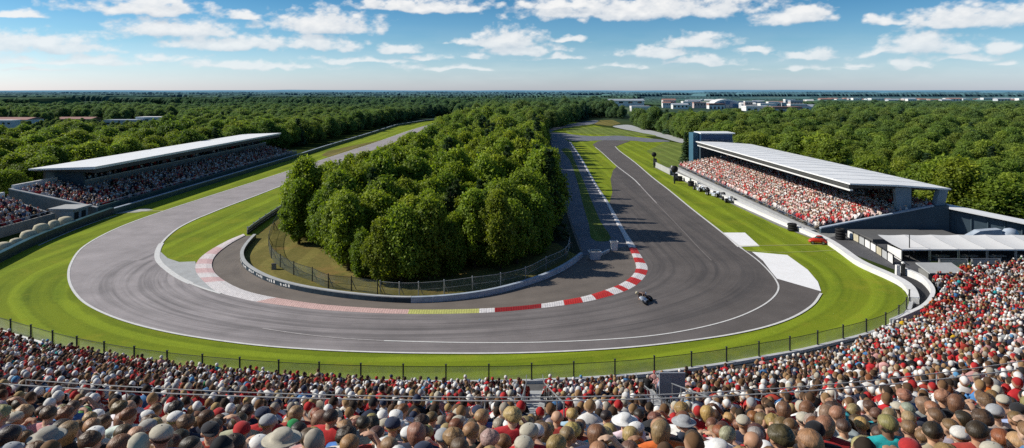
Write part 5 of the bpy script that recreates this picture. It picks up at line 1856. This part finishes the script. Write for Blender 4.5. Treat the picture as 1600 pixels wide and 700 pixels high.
for s, ri, k, nrow, hat, hk, hairdef, shirt, look in plist:
    x, y, z, _ = s
    pi_ = int(rp.choice(5, p=[.34, .22, .10, .06, .28]))
    yaw = (rp.uniform(-.9, .9) if rp.random() < .22 else rp.uniform(-.28, .28)) - .010 * x
    sc = PS * rp.uniform(.94, 1.06)
    body = bpy.data.objects.new('person', BODY[pi_]); COL.objects.link(body)
    body.location = (x, y, z + rp.uniform(-.07, .09)); body.rotation_euler = (0, 0, yaw); body.scale = (sc * 1.2, sc * 1.1, sc * FL)
    sk = skins[int(rp.choice(6, p=[.27, .22, .22, .12, .06, .11]))][0]
    kk = rp.uniform(.85, 1.12)
    body.color = (*(c * kk for c in sk), 1)
    lab = 'spectator with ' + look
    if cnt[look] > 1:
        rname = {1: 'nearest row', 2: 'second row'}.get(rown[ri], f'{ordinal(rown[ri])} row')
        lab += f', {rname}, {ordinal(k + 1)} from the left'
    tag(body, lab, 'person', 'spectators in the nearest rows')
    def part(name, me, col, loc=None, ry=0.0):
        o = bpy.data.objects.new(name, me); COL.objects.link(o); o.parent = body; o.color = (*col, 1)
        if loc is not None: o.location = loc; o.rotation_euler = (0, 0, ry)
        return o
    part('shirt', SHIRT[pi_], [c * rp.uniform(.85, 1.1) for c in shirt[0]])
    part('trousers', TR, [(.03, .04, .07), (.05, .05, .05), (.2, .17, .12), (.09, .11, .15)][int(rp.integers(0, 4))])
    hy = POSES[pi_][1]
    hc = [c * rp.uniform(.8, 1.2) for c in hairdef[0]]
    if hat:
        part(hat[0] if hat[0] != 'cap_back' else 'cap', HATS[hat[0]], hat[1], HEADC, hy)
        hh_ = part('hair', HAIRS['short'][2], hc, HEADC - Vector((0, 0, .012)), hy); hh_.scale = (.965, .965, .93)
    elif hk == 'balding': part('hair', fringe, [min(1, c * 1.1) for c in hc], HEADC, hy)
    elif hk != 'bald': part('hair', HAIRS[hk][int(rp.integers(0, len(HAIRS[hk])))], hc, HEADC, hy)

# everyone else: one crowd
def low_person(lo):
    m = MB(); ids = []
    def mark(i):
        ids.extend([i] * (len(m.v) - len(ids)))
    if lo: m.ell((0, .015, 1.21), (.095, .11, .13), 6, 4)
    else: m.ell((0, .015, 1.21), (.090, .108, .128), 8, 6)
    for v in m.v: ids.append(1 if (v[2] > 1.265 or (v[1] < -.01 and v[2] > 1.15)) else 0)
    n = 6 if lo else 8
    m.loft([(0, -.01, .42, .17, .13), (0, -.02, .72, .165, .12), (0, -.025, .95, .215, .125), (0, -.02, 1.04, .14, .09), (0, -.01, 1.09, .055, .06)], n); mark(2)
    for s in (-1, 1):
        if not lo:
            sh, el, wr, d = pose_arms('lap', s)
            m.tube(sh, el, .06, .05, 5, False); mark(2); m.tube(el, wr, .042, .03, 5, False); mark(0)
            m.tube((s * .09, 0, .47), (s * .125, .43, .5), .1, .07, 5, True); m.tube((s * .125, .43, .5), (s * .12, .41, 0), .065, .045, 5, False); mark(3)
        else:
            m.tube((s * .19, -.02, .98), (s * .2, .2, .68), .06, .04, 4, False); mark(2)
            m.tube((s * .1, .02, .46), (s * .12, .43, .42), .1, .08, 4, True); mark(3)
    # faces to quads
    F = []
    for f in m.f:
        if len(f) == 4: F.append(f)
        elif len(f) == 3: F.append((f[0], f[1], f[2], f[2]))
        else:
            for i in range(1, len(f) - 2, 2): F.append((f[0], f[i], f[i + 1], f[i + 2]))
            if len(f) % 2: F.append((f[0], f[-2], f[-1], f[-1]))
    F = [f for f in F if len(set(f)) == 4]
    return np.array(m.v), np.array(F), np.array(ids)


crowd_V, crowd_F, crowd_C = [], [], []; coff = 0
def add_crowd(pos, yaw, sc, template, sh_pal, sh_w, hat_p, red=0.0):
    global coff
    V0, F0, I0 = template
    n = len(pos); nv = len(V0)
    c, s = np.cos(yaw)[:, None], np.sin(yaw)[:, None]
    X = (V0[None, :, 0] * 1.15 * c - V0[None, :, 1] * s) * sc[:, None] + pos[:, :1]
    Y = (V0[None, :, 0] * 1.15 * s + V0[None, :, 1] * c) * sc[:, None] + pos[:, 1:2]
    Z = V0[None, :, 2] * sc[:, None] * FL + pos[:, 2:3]
    crowd_V.append(np.stack([X, Y, Z], -1).reshape(-1, 3))
    crowd_F.append((F0[None] + (np.arange(n) * nv)[:, None, None] + coff).reshape(-1, 4)); coff += n * nv
    pal = np.zeros((n, 4, 3))
    sk = np.array([q[0] for q in skins]); pal[:, 0] = sk[rp.choice(6, n, p=[.27, .22, .22, .12, .06, .11])] * rp.uniform(.85, 1.15, (n, 1))
    hr = np.array([q[0] for q in hairc])[rp.choice(8, n, p=hw)]
    ht = np.array([q[0] for q in hatc])[rp.choice(8, n, p=tw)]
    ish = rp.random(n) < hat_p
    pal[:, 1] = np.where(ish[:, None], ht, hr)
    sp = np.array(sh_pal)[rp.choice(len(sh_pal), n, p=sh_w)]
    pal[:, 2] = sp * rp.uniform(.75, 1.15, (n, 1))
    pal[:, 3] = np.array([(.03, .04, .07), (.05, .05, .05), (.2, .17, .12), (.09, .11, .15)])[rp.integers(0, 4, n)]
    col = pal[:, I0]
    crowd_C.append(np.concatenate([col, np.ones((n, nv, 1))], -1).reshape(-1, 4))


HI, LO = low_person(False), low_person(True)
swm = np.array([.25, .22, .10, .16, .04, .03, .02, .01, .09, .08, .01, .02, .003]); swm /= swm.sum()
tw = np.array([.42, .20, .06, .15, .08, .06, .005, .02]); tw /= tw.sum(); hw = np.array([.20, .27, .22, .12, .06, .08, .03, .02]); hw /= hw.sum()
shp = [q[0] for q in shirtc]
P = np.array([(x, y, z) for x, y, z, _ in rest_seats]); n = len(P)
add_crowd(P + np.c_[np.zeros(n), np.zeros(n), rp.uniform(-.10, .12, n)], rp.uniform(-.4, .4, n) - .012 * P[:, 0], PS * rp.uniform(.9, 1.06, n), HI, shp, swm, .42)
# right grandstand: red, pink and white
pos = []
for i in range(19):
    z = .06 + .106 * (i + 1) - .10
    for y in np.arange(66.4, 120.6, .43):
        if rp.random() < .05: continue
        pos.append((30.5 + .62 * i + rp.uniform(-.08, .08), y + rp.uniform(-.1, .1), z + rp.uniform(-.06, .06)))
P = np.array(pos); n = len(P)
pr = [(.72, .68, .66), (.66, .34, .32), (.58, .06, .06), (.70, .52, .49), (.10, .09, .10), (.42, .03, .035), (.04, .05, .09), (.60, .50, .42), (.35, .33, .33)]
add_crowd(P, np.full(n, R(90)) + rp.uniform(-.3, .6, n), rp.uniform(.88, 1.0, n), LO, pr, [.27, .14, .10, .16, .07, .07, .05, .10, .04], .62)
# left grandstand, mostly in shade
pos = []
for i in range(12):
    x = -47.26 - .72 * i; z = .18 + .166 * i
    y0, y1 = 75.4, 143.5
    if i >= 8: y1 = 82.0
    for y in np.arange(y0, y1, .52):
        if rp.random() < .09: continue
        pos.append((x + rp.uniform(-.1, .1), y + rp.uniform(-.12, .12), z + rp.uniform(-.06, .06)))
for i in range(4):
    for y in np.arange(83.5, 143.5, .6):
        if rp.random() < .15: continue
        pos.append((-54.0 - .8 * i, y + rp.uniform(-.12, .12), 2.29 + (.34 if i > 1 else 0)))
for i in range(7):
    for y in np.arange(60.9, 70.8, .52):
        if rp.random() < .12: continue
        pos.append((-49.25 - .72 * i, y + rp.uniform(-.1, .1), .35 + .24 * i))
P = np.array(pos); n = len(P)
pl_ = [(.64, .60, .58), (.40, .035, .04), (.03, .035, .06), (.016, .016, .018), (.20, .19, .20), (.58, .34, .33), (.06, .10, .2)]
add_crowd(P, np.full(n, R(-90)) + rp.uniform(-.4, .4, n), rp.uniform(.9, 1.05, n), LO, pl_, [.27, .17, .15, .13, .12, .10, .06], .45)
me = mesh_from_arrays('crowd', np.concatenate(crowd_V), np.concatenate(crowd_F), M_crowd, None, np.concatenate(crowd_C))
me.polygons.foreach_set('use_smooth', [True] * len(me.polygons))
o = bpy.data.objects.new('crowd', me); COL.objects.link(o)
tag(o, 'packed spectators filling the terraces and both grandstands, in red white and dark clothes', 'crowd', None, 'stuff')

# rails, stairs and board among the near crowd
def bowl_things():
    def z_at(x, y): return zhead(y - shift(x)) - SEAT
    labs = ['long pale handrail crossing the near crowd between the two tiers', 'pale handrail running through the crowd just above the big near heads']
    for q, lab, hh in ((10.9, labs[0], 1.0), (12.3, labs[1], 1.0)):
        xs_ = np.arange(-9.5, 13.5, .5)
        root = tag(empty('handrail', (0, q, z_at(0, q))), lab, 'handrail')
        pts = [(x, shift(x), z_at(x, q + shift(x)) - z_at(0, q) + hh) for x in xs_]
        MB().path(pts, .010, 6).build('top_rail', M_conc, root)
        MB().path([(x, y, z - .30) for x, y, z in pts], .008, 6).build('lower_rail', M_conc, root)
        for x, y, z in pts[::6]:
            MB().tube((x, y, z - hh), (x, y, z), .013).build('post', M_conc, root)
    for i, ((ax, ay), (bx, by), w) in enumerate(AISLES):
        root = tag(empty('stairway', (ax, ay, z_at(ax, ay))), ['grey aisle stairs with rails near the middle of the crowd', 'grey aisle stairs with double rails right of the middle'][i], 'stairs')
        m = MB(); z0 = z_at(ax, ay)
        for q in np.arange(ay, by, .41):
            t = (q - ay) / (by - ay); x = ax + (bx - ax) * t
            m.box((x - ax, q - ay, z_at(x, q) - z0 - .18), (w * 1.6, .40, .7))
        m.build('steps', M_conc, root)
        for s in (-1, 1):
            pts = []
            for t in np.linspace(0, 1, 14):
                x = ax + (bx - ax) * t + s * w * .85; y = ay + (by - ay) * t
                pts.append((x - ax, y - ay, z_at(x, y) - z0 + .95))
            m = MB(); m.path(pts, .017, 6)
            for p in pts[::2]: m.tube((p[0], p[1], p[2] - .95), p, .014)
            m.build('rail', M_steel, root)
    x, y = 4.85, 20.2
    root = tag(empty('notice_board', (x, y, z_at(x, y))), 'blank grey square board standing among the crowd right of the middle', 'board')
    MB().box((0, 0, .92), (.78, .06, .70)).build('panel', plain('board_grey', (.28, .30, .34), .6, var=.08), root)
    for s in (-.3, .3): MB().box((s, .06, .5), (.06, .06, 1.0)).build('post', M_steel, root)
bowl_things()

# ------------------------------------------------------------------ motorcycle and rider
def bike():
    x, y = G(1016, 474)
    k = .74
    root = tag(empty('motorcycle', (x, y, .05), R(150)), 'small dark racing motorcycle leaning through the bend beside the red and white kerb', 'motorcycle')
    root.rotation_euler = (0, R(55), R(150)); root.scale = (k, k, k)
    # faces local +y
    for yy, nm in ((.68, 'front_wheel'), (-.68, 'rear_wheel')):
        m = MB(); seg = 20; V = []; F = []; w = .13 if yy > 0 else .18; r_ = .31
        prof = [(-w / 2, r_ * .70), (-w / 2, r_ * .86), (-w * .3, r_ * .97), (0, r_), (w * .3, r_ * .97), (w / 2, r_ * .86), (w / 2, r_ * .70)]
        for i in range(seg):
            a = 2 * math.pi * i / seg
            for px, pr in prof: V.append((px, yy + pr * math.cos(a), .31 + pr * math.sin(a)))
        kk = len(prof)
        for i in range(seg):
            for j in range(kk): F.append((i * kk + j, ((i + 1) % seg) * kk + j, ((i + 1) % seg) * kk + (j + 1) % kk, i * kk + (j + 1) % kk))
        m.add(V, F); wo = m.build(nm, M_black, root, True)
        m = MB()
        for i in range(5):
            a = 2 * math.pi * i / 5; m.tube((0, yy, .31), (0, yy + .22 * math.cos(a), .31 + .22 * math.sin(a)), .018)
        m.tube((-.05, yy, .31), (.05, yy, .31), .04); m.build('rim', M_steel, wo)
    MB().loft([(0, .32, .30, .14, .38), (0, .34, .5, .17, .42), (0, .40, .72, .17, .36), (0, .52, .9, .12, .2), (0, .56, .98, .05, .08)], 16).build('fairing', M_silver, root, True)
    MB().ell((0, .12, .82), (.16, .30, .12)).build('fuel_tank', M_dark, root, True)
    MB().ell((0, -.1, .42), (.17, .32, .2)).build('engine', M_dark, root, True)
    MB().prism([(-.9, .95), (-.2, .78), (-.2, .70), (-.85, .84)], 'x', -.11, .11).build('tail', M_silver, root)
    MB().ell((0, .62, .98), (.11, .05, .12)).build('windscreen', M_glassdark, root, True)
    m = MB(); m.tube((-.34, .42, .86), (.34, .42, .86), .02); m.build('handlebar', M_black, root)
    m = MB()
    for s in (-.09, .09): m.tube((s, .68, .31), (s, .48, .86), .03)
    m.build('front_fork', M_steel, root)
    MB().tube((.12, -.3, .38), (.16, -.8, .5), .05, .065).build('exhaust', M_steel, root)
    # rider: crouched over the tank
    def rid(g, all_):
        m = MB()
        m.cap((-.09, -.32, .92), (.09, -.32, .92), .13 + g, .13 + g, 12)
        m.cap((0, -.30, .95), (0, .08, 1.15), .15 + g, .165 + g, 14); m.cap((-.12, .14, 1.17), (.12, .14, 1.17), .085 + g, .085 + g, 10)
        for s in (-1, 1):
            m.cap((s * .18, .14, 1.15), (s * .32, .27, .95), .06 + g, .05 + g, 10); m.cap((s * .32, .27, .95), (s * .30, .43, .87), .05 + g, .035 + g, 10)
            m.cap((s * .1, -.3, .9), (s * .25, .12, .72), .1 + g, .075 + g, 10); m.cap((s * .25, .12, .72), (s * .2, -.28, .42), .07 + g, .05 + g, 10)
            m.cap((s * .2, -.3, .38), (s * .2, -.08, .34), .05 + g, .04 + g, 8)
            if all_:
                hand(m, (s * .30, .41, .88), (-s * .3, .6, -.1), s)
        if all_:
            m.cap((0, .2, 1.2), (0, .28, 1.28), .06, .055, 10); m.ell((0, .33, 1.34), (.08, .1, .11), 16, 10)
            m.ell((0, .42, 1.33), (.015, .02, .02), 8, 6)
        return m
    b_ = remeshed(rid(0, True), .013, .5, 'body', 2); b_.materials.append(M_skin)
    p = bpy.data.objects.new('person', b_); COL.objects.link(p)
    p.location = root.location; p.rotation_euler = root.rotation_euler; p.scale = root.scale
    p.color = (.45, .28, .19, 1)
    tag(p, 'rider in brown and black racing leathers crouched on the leaning motorcycle', 'person')
    s_ = remeshed(rid(.018, False), .016, .6, 'racing_suit', 2); s_.materials.append(plain('racing_leather', (.16, .10, .08), .5, var=.3, scale=4))
    o = bpy.data.objects.new('racing_suit', s_); COL.objects.link(o); o.parent = p
    MB().ell((0, .33, 1.35), (.135, .165, .155), 18, 12).build('helmet', M_bale, p, True)
    MB().ell((0, .42, 1.36), (.105, .08, .06), 14, 8).build('visor', M_black, p, True)
bike()

# ------------------------------------------------------------------ camera, sun, sky
cam = bpy.data.cameras.new('camera'); co = bpy.data.objects.new('camera', cam); COL.objects.link(co)
co.location = (0, 0, H); co.rotation_euler = (R(90), 0, 0)
cam.sensor_width = 36; cam.lens = 36 * FPX / 1600; cam.shift_y = -208 / 1600
cam.clip_start = .1; cam.clip_end = 40000
scene.camera = co

ELEV = 34.0
az = Vector((-.98, .13, 0)).normalized()
to_sun = Vector((az.x * math.cos(R(ELEV)), az.y * math.cos(R(ELEV)), math.sin(R(ELEV))))
sun = bpy.data.lights.new('sun', 'SUN'); so = bpy.data.objects.new('sun', sun); COL.objects.link(so)
sun.energy = 5.0; sun.angle = R(.53); sun.color = (1.0, .94, .84)
so.rotation_euler = (-to_sun).to_track_quat('-Z', 'Y').to_euler()
so.location = (-40, 20, 60)

w = bpy.data.worlds.new('World'); scene.world = w; w.use_nodes = True
nt = w.node_tree
bg = nt.nodes['Background']
sky = nt.nodes.new('ShaderNodeTexSky'); sky.sky_type = 'NISHITA'; sky.sun_disc = False
sky.sun_elevation = R(ELEV); sky.sun_rotation = math.atan2(az.x, az.y)
sky.air_density = 1.0; sky.dust_density = .6; sky.ozone_density = 2.0
BGS = .1
d = nt.nodes.new('ShaderNodeTexCoord').outputs['Generated']
dx, dy, dz = sep(nt, d)
hyp = vmath(nt, 'LENGTH', comb(nt, dx, dy, 0.0))
elv = mathn(nt, 'DIVIDE', dz, mathn(nt, 'MAXIMUM', hyp, .02))
tint = ramp(nt, elv, [(0.0, (1.22, 1.36, 2.0)), (.03, (.95, 1.22, 1.68)), (.07, (.56, .92, 1.25)), (.14, (.25, .62, .92)), (.5, (.52, .66, .76)), (.9, (.52, .64, .74))])
link(nt, mixc(nt, 1.0, sky.outputs[0], tint, 'MULTIPLY'), bg.inputs['Color'])
bg.inputs['Strength'].default_value = BGS

# cumulus far out over the plain: a curved sheet of cloud 15 km away, see-through between the clouds
clouds = [  # centre x, base y, width, height (photograph pixels), weight
    (30, 26, 110, 12, .7), (222, 19, 205, 26, 1), (382, 30, 66, 14, .9), (508, 46, 200, 30, 1), (268, 52, 200, 26, 1), (80, 74, 220, 30, 1), (375, 72, 190, 22, 1), (500, 73, 160, 20, .95),
    (622, 79, 76, 14, .9), (664, 92, 70, 11, .85), (668, 14, 230, 20, 1), (790, 66, 120, 24, 1), (822, 80, 140, 18, .95), (732, 66, 66, 10, .8), (888, 62, 56, 9, .8), (740, 88, 60, 9, .6),
    (1000, 22, 420, 30, 1), (900, 12, 220, 20, .9), (1245, 32, 118, 24, 1), (1388, 34, 74, 16, .95), (1520, 35, 200, 34, 1), (1600, 30, 120, 30, .9), (1086, 69, 118, 20, 1), (1022, 86, 124, 16, .95), (1108, 97, 110, 13, .95),
    (1188, 83, 80, 11, .85), (1266, 92, 120, 16, .95), (1440, 79, 170, 28, 1), (1552, 79, 70, 15, .95), (1362, 84, 56, 13, .8), (1422, 104, 66, 11, .8), (1500, 92, 100, 11, .75), (1565, 100, 60, 9, .7),
    (120, 96, 300, 16, .72), (400, 106, 300, 13, .66), (560, 98, 200, 11, .6), (250, 92, 160, 12, .6), (700, 108, 260, 10, .5), (870, 92, 120, 9, .6), (960, 104, 150, 9, .5), (1250, 108, 260, 9, .45), (1345, 102, 90, 8, .5), (60, 110, 240, 9, .5),
    (-220, 60, 260, 40, 1), (-400, 30, 300, 50, 1), (1850, 60, 260, 44, 1), (2050, 20, 300, 50, 1), (800, -60, 420, 50, 1), (300, -70, 320, 46, 1), (1320, -80, 380, 50, 1)]


def fbm2(u, v, seed, octs, rough=.55):
    r = np.random.default_rng(seed); out = np.zeros_like(u); amp = 1.0; tot = 0
    for o_ in range(octs):
        g = r.random((512, 512))
        x = u * 2 ** o_ + 17.3 * o_; y = v * 2 ** o_ + 5.1 * o_
        xi = np.floor(x).astype(int); yi = np.floor(y).astype(int); fx = x - xi; fy = y - yi
        fx = fx * fx * fx * (fx * (6 * fx - 15) + 10); fy = fy * fy * fy * (fy * (6 * fy - 15) + 10)
        A = g[yi % 512, xi % 512]; B = g[yi % 512, (xi + 1) % 512]; C = g[(yi + 1) % 512, xi % 512]; D = g[(yi + 1) % 512, (xi + 1) % 512]
        out += amp * ((A * (1 - fx) + B * fx) * (1 - fy) + (C * (1 - fx) + D * fx) * fy); tot += amp; amp *= rough
    return out / tot


def cloud_sheet():
    nu, nv = 1900, 330
    azs = np.linspace(-R(62), R(62), nu); els = np.linspace(.004, .27, nv)
    A, E = np.meshgrid(azs, els)
    U = A * 10.42; Vv = E * 10.42
    def field(U, Vv):
        wx = U + .22 * (fbm2(U * 2.6, Vv * 5, 1, 3) - .5) * 1.6; wy = Vv + .09 * (fbm2(U * 2.6 + 40, Vv * 5, 2, 3) - .5) * 1.6
        acc = np.full_like(U, -.9)
        for cx_, by_, ww, hh, wt in clouds:
            a_ = math.atan((cx_ - 800) / FPX); ca = math.cos(a_)
            u = a_ * 10.42; v = (142 - by_) / FPX * ca * 10.42
            hw_ = ww / 200 * ca * ca * 1.10; hh_ = hh / 100 * ca * 1.02
            qx = (wx - u) / hw_; qy = (wy - v) / hh_
            qy = np.maximum(qy, -3.2 * qy)
            acc = np.maximum(acc, 1.0 - (1 - wt) * .8 - np.hypot(qx, qy))
        return acc + 1.0 * (fbm2(U * 5.5, Vv * 9.5, 3, 6, .58) - .5) * 1.15 + .34 * (fbm2(U * 1.6, Vv * 3.4, 4, 2) - .5)
    D = field(U, Vv)
    D1 = field(U - .05, Vv + .10)
    al = np.interp(D, [-.12, .06, .36, .8], [0, .30, .93, 1.0])
    # thin veil low over the horizon
    veil = np.interp(E, [0, .02, .06, .1], [.0, .22, .10, 0]) * np.clip(fbm2(U * 1.2, Vv * 7, 6, 4) * 2.2 - .5, 0, 1)
    al = 1 - (1 - al) * (1 - veil)
    hz = np.interp(E, [0, .03, .09, .13], [1, .7, .15, 0])
    al *= 1 - .35 * hz
    rel = np.clip(.62 + .55 * (D - D1), 0, 1)
    base = np.array([.50, .57, .66]); top = np.array([.93, .93, .925]); haze = np.array([.80, .86, .90])
    col = base * (1 - rel[..., None]) + top * rel[..., None]
    col = col * (1 - .6 * hz[..., None]) + haze * .6 * hz[..., None]
    rad = 15000.0
    V = np.stack([rad * np.sin(A), rad * np.cos(A), H + rad * E], -1).reshape(-1, 3)
    ii, jj = np.meshgrid(np.arange(nu - 1), np.arange(nv - 1)); k = (jj * nu + ii).ravel()
    F = np.c_[k, k + 1, k + nu + 1, k + nu]
    am = al.ravel()
    F = F[(am[F].max(1) > .004)]
    m = bpy.data.materials.new('cumulus'); m.use_nodes = True; n_ = m.node_tree; n_.nodes.clear()
    at = n_.nodes.new('ShaderNodeAttribute'); at.attribute_name = 'Col'
    em = n_.nodes.new('ShaderNodeEmission'); tr = n_.nodes.new('ShaderNodeBsdfTransparent'); mx = n_.nodes.new('ShaderNodeMixShader'); out = n_.nodes.new('ShaderNodeOutputMaterial')
    n_.links.new(at.outputs['Color'], em.inputs[0]); n_.links.new(at.outputs['Alpha'], mx.inputs[0])
    n_.links.new(tr.outputs[0], mx.inputs[1]); n_.links.new(em.outputs[0], mx.inputs[2]); n_.links.new(mx.outputs[0], out.inputs[0])
    m.cycles.emission_sampling = 'NONE'
    me = mesh_from_arrays('sky', V, F, m, None, np.concatenate([col.reshape(-1, 3), am[:, None]], 1))
    struct(put('sky', me, m))
cloud_sheet()

scene.view_settings.view_transform = 'Standard'; scene.view_settings.look = 'None'
scene.view_settings.exposure = 0; scene.view_settings.gamma = 1
scene.render.engine = 'CYCLES'
scene.cycles.use_denoising = False
scene.cycles.max_bounces = 6; scene.cycles.transparent_max_bounces = 16
scene.cycles.diffuse_bounces = 3
